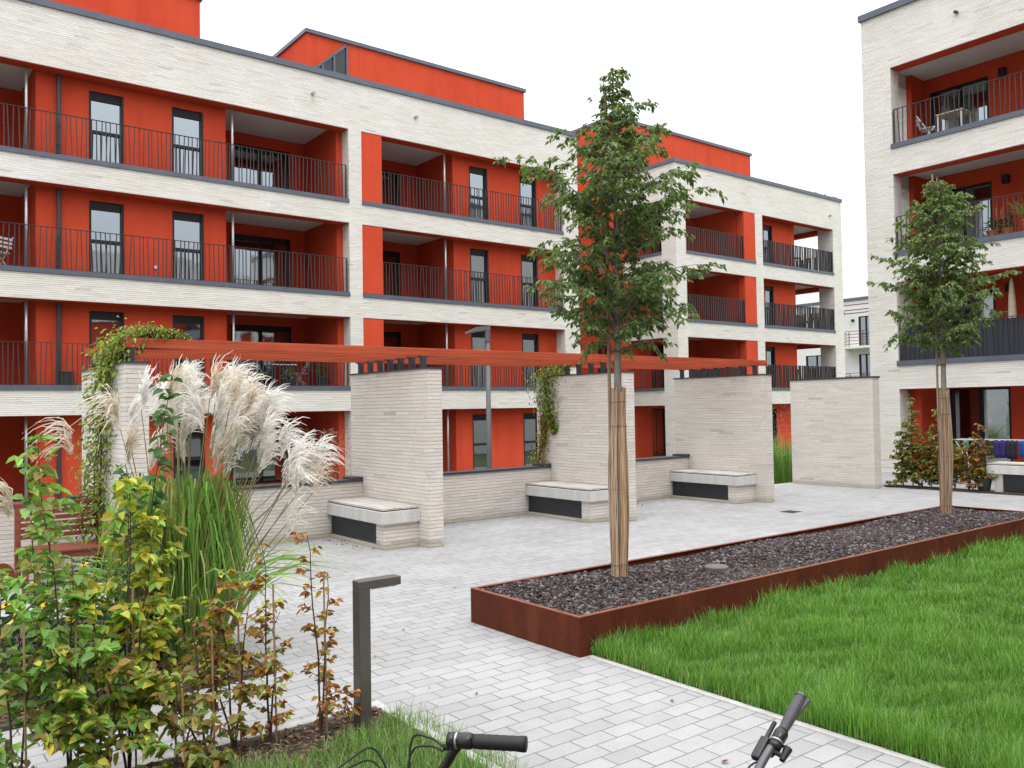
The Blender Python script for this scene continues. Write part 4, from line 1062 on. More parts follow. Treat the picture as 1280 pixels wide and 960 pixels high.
# ================================================================ hornbeam saplings in the front bed
def sapling(name, x, y, tops, label, group, pal, lsz=.055, dens_=46, seed=0, cane=True, z0=.02, spread=.13, cat='sapling', lo=.10):
    """tops: list of stem tips (x, y, z, spread scale)"""
    global rng
    rng = np.random.default_rng(100 + seed)
    t = thing(name, (x, y, z0), label, cat, group)
    st = MB(); P, D, CI = [], [], []
    for (tx, ty, tz, sc) in tops:
        k = 9; f = np.linspace(0, 1, k)
        bend = rng.normal(0, .02, (k, 3)).cumsum(0) * f[:, None] * .6
        pts = np.stack([x + (tx - x) * f ** 1.15, y + (ty - y) * f ** 1.15, z0 - .03 + (tz - z0 + .03) * f], 1) + bend; pts[-1] = (tx, ty, tz)
        st.tube(pts.tolist(), np.linspace(.0075, .0018, k).tolist(), 6)
        Lz = tz - z0; nb = int(Lz * 17)
        for q in range(nb):
            s = lo + (1 - lo) * (q + rng.uniform(0, 1)) / nb; i = min(int(s * (k - 1)), k - 2); ff = s * (k - 1) - i
            p0 = pts[i] * (1 - ff) + pts[i + 1] * ff
            az = rng.uniform(0, 6.283); bl_ = spread * sc * rng.uniform(.5, 1.9) * (1.2 - .85 * s); el = rng.uniform(-.1, .7)
            d = np.array([math.cos(az) * math.cos(el), math.sin(az) * math.cos(el), math.sin(el)])
            st.tube([p0.tolist(), (p0 + d * bl_).tolist()], [.0028, .0011], 4, cap=False)
            nl = max(2, int(dens_ * bl_))
            ss = np.sqrt(rng.uniform(.02, 1, nl)); pp = p0 + d * (bl_ * ss)[:, None] + rng.normal(0, .009, (nl, 3))
            sg = np.where(np.arange(nl) % 2, 1, -1)[:, None]
            P.append(pp); D.append(unit(d * .6 + np.cross(d, [0, 0, 1.0]) * sg + np.array([0, 0, -.25]) + rng.normal(0, .3, (nl, 3)))); CI.append(np.full(nl, s))
    P = np.concatenate(P); D = np.concatenate(D); n = len(P)
    st.build('stem', M['twig'], t)
    if cane:
        c = MB(); c.tube([(x + .035, y - .01, 0), (x + .02, y - .01, min(1.0, tops[0][2] * .8))], .0055, 6); c.build('support_cane', M['tan_stick'], t)
    C = pal_pick(pal, n, .22); s = np.concatenate(CI)
    V, Q, Cc = leaves(P, D, rng.uniform(.65, 1.25, n) * lsz, rng.uniform(.52, .72, n) * lsz, C, .3)
    fast('foliage', V, Q, M['leaf'], t, Cc); return t
GRN = [(.17, .36, .055), (.22, .42, .065), (.13, .28, .055), (.19, .35, .09)]
YEL = [(.42, .46, .06), (.54, .50, .06), (.34, .43, .065), (.48, .38, .055), (.25, .38, .065)]
OLV = [(.21, .27, .055), (.28, .31, .06), (.16, .22, .055), (.31, .27, .07), (.19, .27, .085)]
BRN = [(.40, .18, .035), (.48, .25, .04), (.30, .11, .028), (.38, .28, .055), (.22, .085, .03)]
OBR = [(.28, .17, .04), (.20, .15, .05), (.34, .21, .05), (.18, .21, .06), (.24, .10, .035)]
gs = 'hornbeam saplings in the front bed'
sapling('hornbeam_sapling', 2.14, 4.60, [(2.08, 4.64, 1.20, .9), (2.2, 4.62, .95, .7)], 'thin sapling with orange-brown leaves nearest the bollard light', gs, BRN + BRN + OLV[:1], .046, 112, 1, lo=.10, spread=.135)
sapling('hornbeam_sapling', 1.86, 4.66, [(1.84, 4.72, 1.16, .9), (1.95, 4.72, .75, .8)], 'sapling with yellow and rusty leaves in front of the grass clump', gs, BRN + OBR + YEL[:2], .048, 112, 2, lo=.10, spread=.135)
sapling('hornbeam_sapling', 1.50, 4.62, [(1.40, 4.66, .92, 1.0), (1.62, 4.65, .85, .9), (1.25, 4.66, .62, 1.)], 'short sapling with browning olive leaves beside a bamboo cane', gs, OBR + OBR + OLV + YEL[:1], .058, 92, 3, lo=.18, spread=.14)
sapling('hornbeam_sapling', 1.12, 4.68, [(1.14, 4.75, 1.58, 1.15), (1.24, 4.75, 1.35, 1.1), (1.0, 4.78, 1.05, 1.2)], 'broad sapling with yellow-green leaves in front of the climber', gs, YEL + YEL + OLV[:2] + GRN[:2], .068, 128, 4, lo=.18)
sapling('hornbeam_sapling', .86, 4.72, [(.74, 4.85, 1.80, .85), (.88, 4.8, 1.2, 1.2)], 'tall green-leaved sapling with a bare leading shoot at left edge', gs, GRN + OLV, .068, 76, 5, lo=.28)
sapling('hornbeam_sapling', .96, 4.50, [(.92, 4.52, .82, 1.4), (.75, 4.5, .75, 1.4), (1.08, 4.5, .72, 1.3)], 'low bushy olive-green sapling in the bottom left corner', gs, OLV + OBR[:2] + GRN + YEL[:2], .066, 116, 6, lo=.2, spread=.17)
sapling('hornbeam_sapling', 1.28, 4.40, [(1.25, 4.42, .66, 1.1), (1.38, 4.42, .55, 1.0)], 'small dull green sapling low in front of the paved strip', gs, OLV + OBR[:2], .062, 105, 7, lo=.15)
sapling('hornbeam_sapling', .62, 4.62, [(.50, 4.7, 1.15, 1.3), (.68, 4.68, .95, 1.2)], 'dense green sapling cut by the left edge of the photo', gs, GRN + OLV, .068, 84, 8, lo=.25)
sapling('dogwood_shrub', 1.42, 5.98, [(1.74, 6.05, 2.16, .55), (1.45, 6.1, 1.55, .6)], 'tall thin shrub with round dark green leaves in front of the plumes', 'shrubs in the flower bed', [(.05, .13, .04), (.065, .16, .05), (.09, .18, .06)], .085, 30, 9, cane=False, lo=.45, spread=.12, cat='shrub')
sapling('dogwood_shrub', .98, 6.35, [(.90, 6.4, 1.72, .7), (1.1, 6.5, 1.45, .8)], 'thin upright shrub with fresh green leaves before the wooden bench', 'shrubs in the flower bed', GRN, .09, 40, 10, cane=False, lo=.30, spread=.15, cat='shrub')
sapling('dogwood_shrub', 1.62, 6.30, [(1.55, 6.4, 1.42, .9), (1.8, 6.4, 1.25, .8), (1.45, 6.5, 1.1, 1)], 'bushy yellowing shrub at the foot of the plumed grass', 'shrubs in the flower bed', YEL + OLV, .085, 70, 11, cane=False, lo=.2, spread=.16, cat='shrub')

sapling('hornbeam_sapling', 1.68, 4.72, [(1.62, 4.78, .98, 1.1), (1.80, 4.78, .86, 1.1), (1.5, 4.8, .70, 1.1)], 'spreading sapling with golden and rust leaves at the foot of the plumed grass', gs, BRN + YEL + OBR[:2], .052, 70, 12, lo=.35, spread=.18)
# hedge plants in front of the right-hand building
hg = 'hedge plants in front of the right-hand building'
hl = [(9.62, 1.25, 'first hedge plant, tight against the free-standing brick wall', OLV + OBR), (9.40, 1.95, 'tallest hedge plant with a bare leading shoot near the free-standing wall', OLV + OBR[:2]),
      (9.20, 1.12, 'dense olive hedge plant before the white reveal of the right building', OLV + OBR), (9.00, 1.22, 'rusty-leaved hedge plant in front of the red pillar', OBR + OLV[:2]),
      (8.80, 1.75, 'tall brown and green hedge plant just left of the wrapped trunk', OBR + OLV), (8.50, 1.10, 'sparse hedge plant just right of the wrapped trunk', OLV + OBR[:2]),
      (8.22, .98, 'thin brown hedge plant in front of the orange chair', OBR + BRN[:2]), (7.98, 1.42, 'brown hedge plant beside the right-hand concrete bench', OBR + BRN[:1])]
for i, (yy, zt, lab, pal) in enumerate(hl):
    sapling('hedge_plant', 18.46, yy, [(18.46, yy + .03, zt, 1.0), (18.40, yy + .12, zt * .78, 1.1), (18.5, yy - .1, zt * .7, 1.1)], lab, hg, pal, .085, 90 if i < 5 else 62, 20 + i, cane=False, lo=.10 if i not in (5, 6) else .2, spread=.17, cat='hedge plant')

# ================================================================ climbers
def climber(path, width, n, label, pal, seed, lsz=.06, thick=.10):
    global rng
    rng = np.random.default_rng(seed)
    path = np.array(path, float); t = thing('climbing_plant', tuple(path[0]), label, 'climbing plant', 'climbers on the pergola walls')
    k = len(path); s = rng.uniform(0, k - 1, n); i = np.minimum(s.astype(int), k - 2); f = (s - i)[:, None]
    P = path[i] * (1 - f) + path[i + 1] * f
    wd = np.array(width)[i, None] * (1 - f) + np.array(width)[i + 1, None] * f
    off = rng.normal(0, .5, (n, 3)) * np.concatenate([wd * thick / .10 * .5, wd, wd * .6], 1)
    P = P + off
    D = unit(rng.normal(0, .5, (n, 3)) + np.array([-.55, -.45, -.35]))
    V, Q, Cc = leaves(P, D, rng.uniform(.6, 1.3, n) * lsz, rng.uniform(.35, .5, n) * lsz, pal_pick(pal, n, .25), .4)
    fast('foliage', V, Q, M['leaf'], t, Cc)
    st = MB()
    for q in range(5): st.tube([(p + rng.normal(0, .03, 3)).tolist() for p in path], .006, 5)
    st.build('stem', M['twig'], t); return t
VIN = [(.19, .31, .045), (.26, .37, .045), (.13, .23, .045), (.34, .38, .06), (.17, .17, .055), (.20, .11, .04)]
climber([(2.33, 11.0, .05), (2.30, 11.0, .7), (2.31, 10.95, 1.3), (2.31, 10.75, 1.9), (2.33, 10.6, 2.45), (2.40, 10.4, 2.72), (2.75, 10.3, 2.86), (3.15, 10.3, 2.80)],
        [.46, .46, .44, .42, .38, .30, .14, .06], 4200, 'broad green climber growing up the leftmost pergola wall and over the beams', VIN, 41)
climber([(10.00, 12.12, .86), (10.03, 12.0, 1.3), (10.02, 11.95, 1.75)], [.26, .16, .10], 700, 'reddish young climber standing on the low wall beside the trailing one', BRN + VIN, 42, .05)
climber([(10.10, 11.7, 1.45), (10.05, 11.8, 1.7), (10.03, 11.9, 2.1), (10.05, 11.9, 2.5), (10.2, 11.6, 2.66)], [.10, .20, .32, .40, .34], 2300, 'yellow-green climber trailing from the pergola beams down the third cross wall', VIN, 43, .055)

# ================================================================ yellow coneflowers
def coneflower(x, y, h, nf, label, seed):
    global rng
    rng = np.random.default_rng(200 + seed)
    t = thing('coneflower_plant', (x, y, .03), label, 'flower', 'yellow flowers in the bed')
    st = MB(); P, D = [], []
    for k in range(nf):
        az = rng.uniform(0, 6.28); r_ = rng.uniform(.05, .26); zt = h * rng.uniform(.72, 1.08)
        tip = np.array([x + r_ * math.cos(az), y + r_ * math.sin(az), zt])
        st.tube([(x + .02 * math.cos(az), y + .02 * math.sin(az), .02), (x + r_ * .5 * math.cos(az), y + r_ * .5 * math.sin(az), zt * .6), tip.tolist()], [.0045, .0035, .003], 5)
        fl_ = MB(); nd = Vector((rng.normal(-.3, .3), rng.normal(-.45, .3), 1)).normalized(); a_ = nd.orthogonal().normalized(); b_ = nd.cross(a_)
        tv = Vector(tip)
        for q in range(11):
            t1 = 2 * math.pi * q / 11; dv = a_ * math.cos(t1) + b_ * math.sin(t1); sv = nd.cross(dv)
            fl_.add([tv + dv * .006 - sv * .004, tv + dv * .026 - sv * .008 + nd * .002, tv + dv * .042 - nd * .010, tv + dv * .026 + sv * .008 + nd * .002, tv + dv * .006 + sv * .004], [(0, 1, 2, 3, 4)])
        fo = fl_.build('flower', M['petal'], t)
        c_ = MB(); c_.lathe([(.0, .016), (.007, .013), (.011, .004), (.008, -.004)][::-1], tuple(tip), 8); c_.build('flower_centre', M['cone'], fo)
    n = 170
    az = rng.uniform(0, 6.28, n); r_ = rng.uniform(.02, .30, n); z = rng.uniform(.08, h * .92, n)
    P = np.stack([x + r_ * np.cos(az), y + r_ * np.sin(az), z], 1); D = np.stack([np.cos(az), np.sin(az), rng.normal(.1, .4, n)], 1)
    V, Q, Cc = leaves(P, D, rng.uniform(.06, .12, n), rng.uniform(.025, .045, n), pal_pick([(.045, .10, .03), (.06, .13, .035), (.04, .085, .03)], n), .4)
    st.build('stem', M['twig'], t); fast('foliage', V, Q, M['leaf'], t, Cc)
cl_ = ['yellow coneflowers beside the rusty heart sign', 'yellow coneflowers in front of the wooden bench leg', 'yellow coneflowers among the saplings left of the grass clump', 'yellow coneflowers at the foot of the plumed grass', 'orange-yellow coneflowers behind the yellow-green sapling', 'coneflowers at the left edge of the flower bed']
for i, (x, y, h, nf) in enumerate([(.98, 6.75, .72, 4), (1.22, 7.1, .86, 5), (1.48, 6.55, .66, 5), (1.72, 6.75, .62, 4), (1.22, 6.35, .70, 4), (.86, 6.5, .52, 3)]): coneflower(x, y, h, nf, cl_[i], i)

# ================================================================ garden grasses behind the walls
def tall_grass(x, y, z0, r, h, n, label, pal, seed, seedheads=None):
    global rng
    rng = np.random.default_rng(300 + seed)
    t = thing('garden_grass', (x, y, z0), label, 'ornamental grass', 'grasses behind the garden walls')
    Pp, Ln = arching(n, (x, y, z0), r, h * .6, h, .03, .3, .35)
    V, Q, Cc = ribbons(Pp, rng.uniform(.007, .014, n)[:, None] * np.array([.7, 1, 1, .95, .9, .8, .6, .4, .05])[None], pal_pick(pal, n))
    fast('leaf_blades', V, Q, M['grass'], t, Cc)
    if seedheads:
        m = 600; az = rng.uniform(0, 6.28, m); rr = rng.uniform(0, 1, m) ** .6 * r * 2.0; z = z0 + h * rng.uniform(.55, 1.12, m)
        P = np.stack([x + rr * np.cos(az), y + rr * np.sin(az), z], 1)
        V, Q, Cc = leaves(P, unit(rng.normal(0, 1, (m, 3))), rng.uniform(.03, .07, m), rng.uniform(.008, .014, m), pal_pick(seedheads, m), .2)
        fast('seed_heads', V, Q, M['plume'], t, Cc)
tall_grass(6.35, 13.2, -.37, .22, 1.75, 300, 'airy reddish seed-head grass behind the low wall', [(.20, .16, .08), (.14, .15, .06), (.26, .16, .09)], 1, [(.36, .22, .16), (.42, .30, .2), (.28, .15, .11)])
tall_grass(19.4, 13.2, -.3, .60, 1.95, 1000, 'tall green grass seen through the narrow gap beside the last cross wall', [(.16, .34, .06), (.22, .40, .09), (.13, .26, .06), (.36, .38, .16)], 2, [(.40, .36, .22), (.45, .42, .28)])
tall_grass(5.2, 13.0, -.37, .28, 1.35, 300, 'green grass clump behind the low wall and the plumes', [(.07, .14, .03), (.10, .18, .04), (.06, .11, .03)], 3)
sapling('garden_shrub', 19.6, 12.9, [(19.6, 12.9, .45, 1.2), (19.3, 13.1, .5, 1.4), (19.9, 13.2, .5, 1.4)], 'low dark shrub at the foot of the grass in the narrow gap', 'shrubs behind the garden walls', [(.03, .07, .02), (.045, .09, .025)], .05, 60, 50, cane=False, z0=-.3, spread=.2, cat='shrub')
sapling('garden_shrub', 4.0, 13.3, [(4.0, 13.3, .95, 1.2), (3.7, 13.2, .8, 1.4), (4.3, 13.2, .85, 1.4)], 'dark leafy shrub behind the low wall, mostly hidden by the plumes', 'shrubs behind the garden walls', [(.04, .09, .025), (.055, .11, .03)], .06, 60, 51, cane=False, z0=-.37, spread=.2, cat='shrub')

# a few dropped leaves on the paving and the gravel
rng = np.random.default_rng(77)
q = np.concatenate([np.stack([rng.uniform(2.8, 5.6, 14), rng.uniform(5.4, 11.6, 14)], 1), np.stack([rng.uniform(5.2, 14, 70), rng.uniform(11.3, 11.8, 70)], 1), np.stack([rng.uniform(2.75, 4.35, 4), rng.uniform(2.6, 5, 4)], 1), np.stack([rng.uniform(5.4, 5.65, 26), rng.uniform(10.2, 11.7, 26)], 1)])
n = len(q); a = rng.uniform(0, 6.28, n)
V, Q, Cc = leaves(np.concatenate([q, np.full((n, 1), .007)], 1), np.stack([np.cos(a), np.sin(a), rng.normal(0, .06, n)], 1), rng.uniform(.02, .055, n), rng.uniform(.014, .03, n), pal_pick(BRN + OBR, n), -.1)
tag(fast('fallen_leaves', V, Q, M['leaf'], None, Cc), 'scattered small brown fallen leaves on the pale paving', 'leaves', kind='stuff')
# ================================================================ bicycles (only their handlebars reach into the picture)
def bicycle(P, head, zb, label, grip_mat, style, lean=0.0):
    """P: ground point under the stem, head: unit heading; right side = (hy, -hx)"""
    t = thing('bicycle', (P[0], P[1], 0), label, 'bicycle', 'parked bicycles at the bottom edge')
    h = Vector((head[0], head[1], 0)).normalized(); rt = Vector((h.y, -h.x, 0)); o = Vector((P[0], P[1], 0))
    cL, sL = math.cos(lean), math.sin(lean)      # leaning on its kickstand
    def q(f, r_, z): return tuple(o + h * f + rt * (r_ * cL - z * sL) + Vector((0, 0, r_ * sL + z * cL)))
    hb = MB(); gr = []; 
    if style == 'riser':
        side = lambda s: [q(.01, 0, zb - .12), q(.015, s * .05, zb - .118), q(.012, s * .13, zb - .05), q(0, s * .18, zb - .006), q(-.012, s * .22, zb), q(-.035, s * .345, zb - .03)]
    else:
        side = lambda s: [q(.02, 0, zb - .05), q(.035, s * .07, zb - .048), q(.03, s * .16, zb - .03), q(.012, s * .24, zb - .015), q(-.012, s * .31, zb), q(-.042, s * .43, zb + .03)]
    for s in (-1, 1):
        pts = [Vector(p) for p in side(s)]
        sm = []
        for i in range(len(pts) - 1):
            a, b = pts[i], pts[i + 1]; pa = pts[max(i - 1, 0)]; pb = pts[min(i + 2, len(pts) - 1)]
            for u in np.linspace(0, 1, 6, endpoint=False):
                sm.append(0.5 * ((2 * a) + (-pa + b) * u + (2 * pa - 5 * a + 4 * b - pb) * u * u + (-pa + 3 * a - 3 * b + pb) * u ** 3))
        sm.append(pts[-1]); hb.tube([tuple(p) for p in sm], .0115 if style == 'riser' else .0118, 12)
    hb_o = hb.build('handlebar', M['bike_black'] if style == 'riser' else M['grey_tube'], t, smooth=True)
    for s in (-1, 1):
        pts = [Vector(p) for p in side(s)]; e = pts[-1]; d = (pts[-1] - pts[-2]).normalized(); g0 = e - d * .128
        g_ = MB(); n = 15
        if style == 'riser':
            prof = [.0165] + [.0170 + .0007 * (k % 2) for k in range(n - 3)] + [.0185, .0180]
        else:
            prof = [.0138] + [.0140 + .003 * math.sin(k / (n - 2) * 2.6) for k in range(n - 2)] + [.0140]
        g_.tube([tuple(g0 + d * (.128 * k / (n - 1))) for k in range(n)], prof, 16)
        if style != 'riser':   # flat palm wing of an ergonomic grip
            bw = -h; u_ = Vector((0, 0, 1))
            g_.hexa([tuple(g0 + d * .03 - u_ * .012), tuple(e - u_ * .012), tuple(e + bw * .028 - u_ * .010), tuple(g0 + d * .05 + bw * .014 - u_ * .010),
                     tuple(g0 + d * .03 + u_ * .004), tuple(e + u_ * .004), tuple(e + bw * .028 - u_ * .001), tuple(g0 + d * .05 + bw * .014 - u_ * .001)])
        go = g_.build('grip', grip_mat, t, smooth=(style == 'riser'), bevel=0 if style == 'riser' else .004)
        if style != 'riser':
            r_ = MB(); r_.tube([tuple(e - d * .002), tuple(e + d * .006)], .0160, 16); r_.build('grip_end', M['grey_tube'], go)
        sh = MB(); sh.tube([tuple(g0 - d * .040), tuple(g0 - d * .034), tuple(g0 - d * .012), tuple(g0 - d * .002)], [.0155, .0185, .0195, .0165], 16); sh.build('twist_shifter', M['bike_black'], t, smooth=True)
        cl = MB(); cl.tube([tuple(g0 - d * .0445), tuple(g0 - d * .0405)], .0205, 16); cl.build('clamp_ring', M['bike_silver'], t, smooth=True)
        br = MB(); b0 = g0 - d * .052
        br.tube([tuple(b0 - d * .012), tuple(b0 + d * .006)], .0185, 14)
        br.tube([tuple(b0 - Vector((0, 0, .012))), tuple(b0 + h * .014 - Vector((0, 0, .026))), tuple(b0 + h * .028 - Vector((0, 0, .028)))], [.011, .012, .009], 10)
        lz = .010 if style == 'riser' else .036
        br.tube([tuple(b0 + h * .020 - Vector((0, 0, .027)) - d * .028), tuple(b0 + h * .026 - Vector((0, 0, .024)) + d * .01), tuple(b0 + h * .050 - Vector((0, 0, lz)) + d * .06), tuple(b0 + h * .050 - Vector((0, 0, lz)) + d * .12)], [.008, .010, .007, .0065], 8)
        br.build('brake_lever', M['bike_black'], t, smooth=True)
        for kk, (fo, zo) in enumerate(((.09, .008), (.06, -.012)) if style == 'riser' else ((.05, -.02), (.02, -.06))):
            c = MB(); a0 = b0 - d * .03 + h * .016 - Vector((0, 0, .022)) - Vector((0, 0, .012 * kk))
            mid = Vector(q(fo, s * (.05 if style == 'riser' else .12), zb + zo)); e2 = Vector(q(fo * .8, s * .02, zb - .10)); e3 = Vector(q(.07, 0, zb - .32))
            P4 = [a0, a0 * .55 + mid * .45 + h * .012 + Vector((0, 0, .008)), mid, e2, e3]; sm = []
            for i in range(4):
                a, b = P4[i], P4[i + 1]; pa = P4[max(i - 1, 0)]; pb = P4[min(i + 2, 4)]
                for u in np.linspace(0, 1, 7, endpoint=False): sm.append(tuple(0.5 * ((2 * a) + (-pa + b) * u + (2 * pa - 5 * a + 4 * b - pb) * u * u + (-pa + 3 * a - 3 * b + pb) * u ** 3)))
            c.tube(sm, .0027, 7); c.build('cable', M['black_rubber'], t, smooth=True)
        if style != 'riser' and s == 1:
            bl_ = MB(); c0 = b0 - d * .02 - h * .0 ; c1 = c0 - h * .03 - Vector((0, 0, .012))
            bl_.tube([tuple(c0), tuple(c1)], .007, 8); bl_.tube([tuple(c1 - d * .012), tuple(c1 + d * .030)], [.008, .013], 8)
            bl_.build('shift_lever', M['black_rubber'], t)
            dsp = MB(); c0 = b0 + h * .030 - d * .02 + Vector((0, 0, .002)); dsp.bar(tuple(c0 - d * .04), tuple(c0 + d * .035), .026, .022); dsp.build('lever_housing', M['bike_black'], t, bevel=.006)
    st = MB(); zt = zb - (.12 if style == 'riser' else .05)
    st.tube([q(.01 if style == 'riser' else .02, 0, zt), q(-.03, 0, zt - .04), q(-.02, 0, zt - .12)], [.018, .017, .014], 12); st.build('stem', M['bike_black'], t, smooth=True)
    fm = MB(); zh = zt - .12
    fm.tube([q(-.02, 0, zh), q(.02, 0, zh - .16)], .019, 12)
    fm.tube([q(-.005, 0, zh - .06), q(-.52, 0, .46 + .1)], .016, 10); fm.tube([q(.015, 0, zh - .14), q(-.44, 0, .29)], .018, 10)
    fm.tube([q(-.60, 0, .80), q(-.44, 0, .29)], .015, 10); fm.tube([q(-.44, .04, .29), q(-.88, .06, .35)], .010, 8); fm.tube([q(-.44, -.04, .29), q(-.88, -.06, .35)], .010, 8)
    fm.tube([q(-.54, .02, .60), q(-.88, .06, .35)], .008, 8); fm.tube([q(-.54, -.02, .60), q(-.88, -.06, .35)], .008, 8)
    fm.build('frame', M['bike_silver'], t, smooth=True)
    fk = MB()
    for s in (-1, 1): fk.tube([q(.02, s * .02, zh - .16), q(.04, s * .055, zh - .28), q(.12, s * .055, .34)], [.013, .012, .008], 8)
    fk.build('fork', M['bike_black'], t, smooth=True)
    for fx_ in (.12, -.88):
        w_ = MB(); w_.tube([q(fx_ + .33 * math.cos(a), 0, .345 + .33 * math.sin(a)) for a in np.linspace(0, 2 * math.pi, 41)], .019, 8, cap=False)
        wo = w_.build('wheel', M['black_rubber'], t, smooth=True)
        r_ = MB(); r_.tube([q(fx_ + .305 * math.cos(a), 0, .345 + .305 * math.sin(a)) for a in np.linspace(0, 2 * math.pi, 41)], .010, 6, cap=False)
        r_.tube([q(fx_, -.05, .345), q(fx_, .05, .345)], .018, 10)
        for a in np.linspace(0, 2 * math.pi, 28, endpoint=False): r_.tube([q(fx_, .02 * (-1) ** int(round(a * 14 / math.pi)), .345), q(fx_ + .30 * math.cos(a), 0, .345 + .30 * math.sin(a))], .0011, 3, cap=False)
        r_.build('rim', M['bike_silver'], wo)
    sd_ = MB(); sd_.tube([q(-.60, 0, .80), q(-.625, 0, .90)], .013, 8)
    sd_.hexa([q(-.74, -.08, .90), q(-.74, .08, .90), q(-.48, .025, .90), q(-.48, -.025, .90), q(-.75, -.075, .945), q(-.75, .075, .945), q(-.47, .02, .93), q(-.47, -.02, .93)])
    sd_.build('saddle', M['bike_black'], t, bevel=.012)
    return t
M['grey_tube'] = plain('grey_anodised_bar', (.11, .105, .12), 0.35, .1, 20, metal=.5)
e1 = Vector((1.250, 1.580, 0)); r1 = Vector((.745, -.667, 0)).normalized(); h1 = Vector((-r1.y, r1.x, 0))
p1_ = e1 - r1 * .057 + h1 * .035
bicycle((p1_.x, p1_.y), (h1.x, h1.y), 1.087, 'bicycle with a black straight grip and black bar above the grass tuft', M['black_rubber'], 'riser', R(15))
e2 = Vector((2.165, 1.45, 0)); r2_ = Vector((.922, .387, 0)).normalized(); h2 = Vector((-r2_.y, r2_.x, 0))
p2_ = e2 - r2_ * .110 + h2 * .042
bicycle((p2_.x, p2_.y), (h2.x, h2.y), .937, 'bicycle with a grey shaped grip and grey bar pointing towards the lawn', M['grey_grip'], 'city', R(18))

# ================================================================ things on the balconies and terraces
def pot(x, y, z, r, h, mat):
    m = MB(); m.lathe([(r * .72, 0), (r, h * .86), (r * 1.08, h * .86), (r * 1.08, h), (r * .95, h), (r * .9, h * .9)], (x, y, z), 16); return m
def potted(name, x, y, z, r, h, ph, label, mat, pal, seed, kind='leafy', group='potted plants on the balconies'):
    global rng
    rng = np.random.default_rng(400 + seed)
    t = thing('potted_plant', (x, y, z), label, 'potted plant', group)
    pot(x, y, z, r, h, mat).build('pot', mat, t, smooth=False)
    if kind == 'spiky':
        n = 60; Pp, Ln = arching(n, (x, y, z + h * .9), r * .3, ph * .6, ph, .2, .75, .25)
        V, Q, Cc = ribbons(Pp, np.full(n, .022)[:, None] * np.array([.7, 1, 1, .95, .9, .8, .6, .4, .05])[None], pal_pick(pal, n))
        fast('foliage', V, Q, M['grass'], t, Cc)
    else:
        n = 160; u = rng.normal(0, .42, (n, 3)) * np.array([r * 1.25, r * 1.25, ph * .5]); P = u + np.array([x, y, z + h + ph * .45])
        V, Q, Cc = leaves(P, unit(u + np.array([0, 0, .05]) + rng.normal(0, .05, (n, 3))), rng.uniform(.05, .10, n), rng.uniform(.025, .045, n), pal_pick(pal, n), .4)
        fast('foliage', V, Q, M['leaf'], t, Cc)
        s_ = MB()
        for k in range(5): s_.tube([(x, y, z + h * .8), (x + rng.uniform(-.6, .6) * r, y + rng.uniform(-.6, .6) * r, z + h + ph * .7)], .004, 4)
        s_.build('stem', M['twig'], t)
PG_ = [(.06, .14, .03), (.09, .18, .04), (.05, .10, .03)]
potted('p', 22.55, 11.36, 5.88, .15, .24, .35, 'terracotta pot with a leafy plant in the loggia corner by the narrow opening', M['terracotta'], PG_, 1)
potted('p', 22.55, 9.25, 5.88, .15, .26, .30, 'terracotta pot of trailing green right of the smaller tree crown', M['terracotta'], PG_, 2)
potted('p', 22.55, 8.90, 5.88, .13, .26, .42, 'terracotta pot with a bushy plant beside the wooden stand', M['terracotta'], PG_, 3)
potted('p', 22.60, 8.45, 5.88, .16, .42, .8, 'spiky yellow-green plant in a terracotta pot at the right edge of the photo', M['terracotta'], [(.30, .32, .08), (.22, .28, .06)], 4, 'spiky')
potted('p', 10.30, 24.15, 2.60, .16, .26, .40, 'light green potted plant at the first floor railing above the pergola', M['dark_pot'], [(.14, .22, .06), (.18, .26, .08)], 5)
potted('p', 11.45, 24.35, 2.60, .17, .38, .42, 'dark potted shrub in the first floor loggia next to the white pier', M['dark_pot'], PG_, 6)
potted('p', 18.50, 7.93, .03, .15, .26, .32, 'dark pot with a pale green plant at the end of the right-hand bench', M['dark_pot'], [(.20, .30, .07), (.12, .18, .05)], 7, group=None)
potted('p', 13.5, 24.2, -.32, .2, .4, .7, 'dark potted plant on the ground floor terrace behind the street lamp', M['dark_pot'], PG_, 8)
bx = MB(); bx.box(4.10, 4.42, 23.72, 23.86, 2.66, 2.98); bx.box(4.09, 4.43, 23.71, 23.87, 2.98, 3.005)
tag(bx.build('balcony_box', M['dark_pot'], None, bevel=.008), 'small black box behind the first floor railing next to the downpipe', 'box')
ws = MB()
for z in (6.02, 6.40): ws.box(22.5, 22.8, 8.98, 9.16, z, z + .02)
for (a, b) in ((22.5, 8.98), (22.78, 8.98), (22.5, 9.14), (22.78, 9.14)): ws.box(a, a + .02, b, b + .02, 5.88, 6.70)
tag(ws.build('plant_stand', M['orange'], None), 'small wooden stand among the terracotta pots', 'stand')
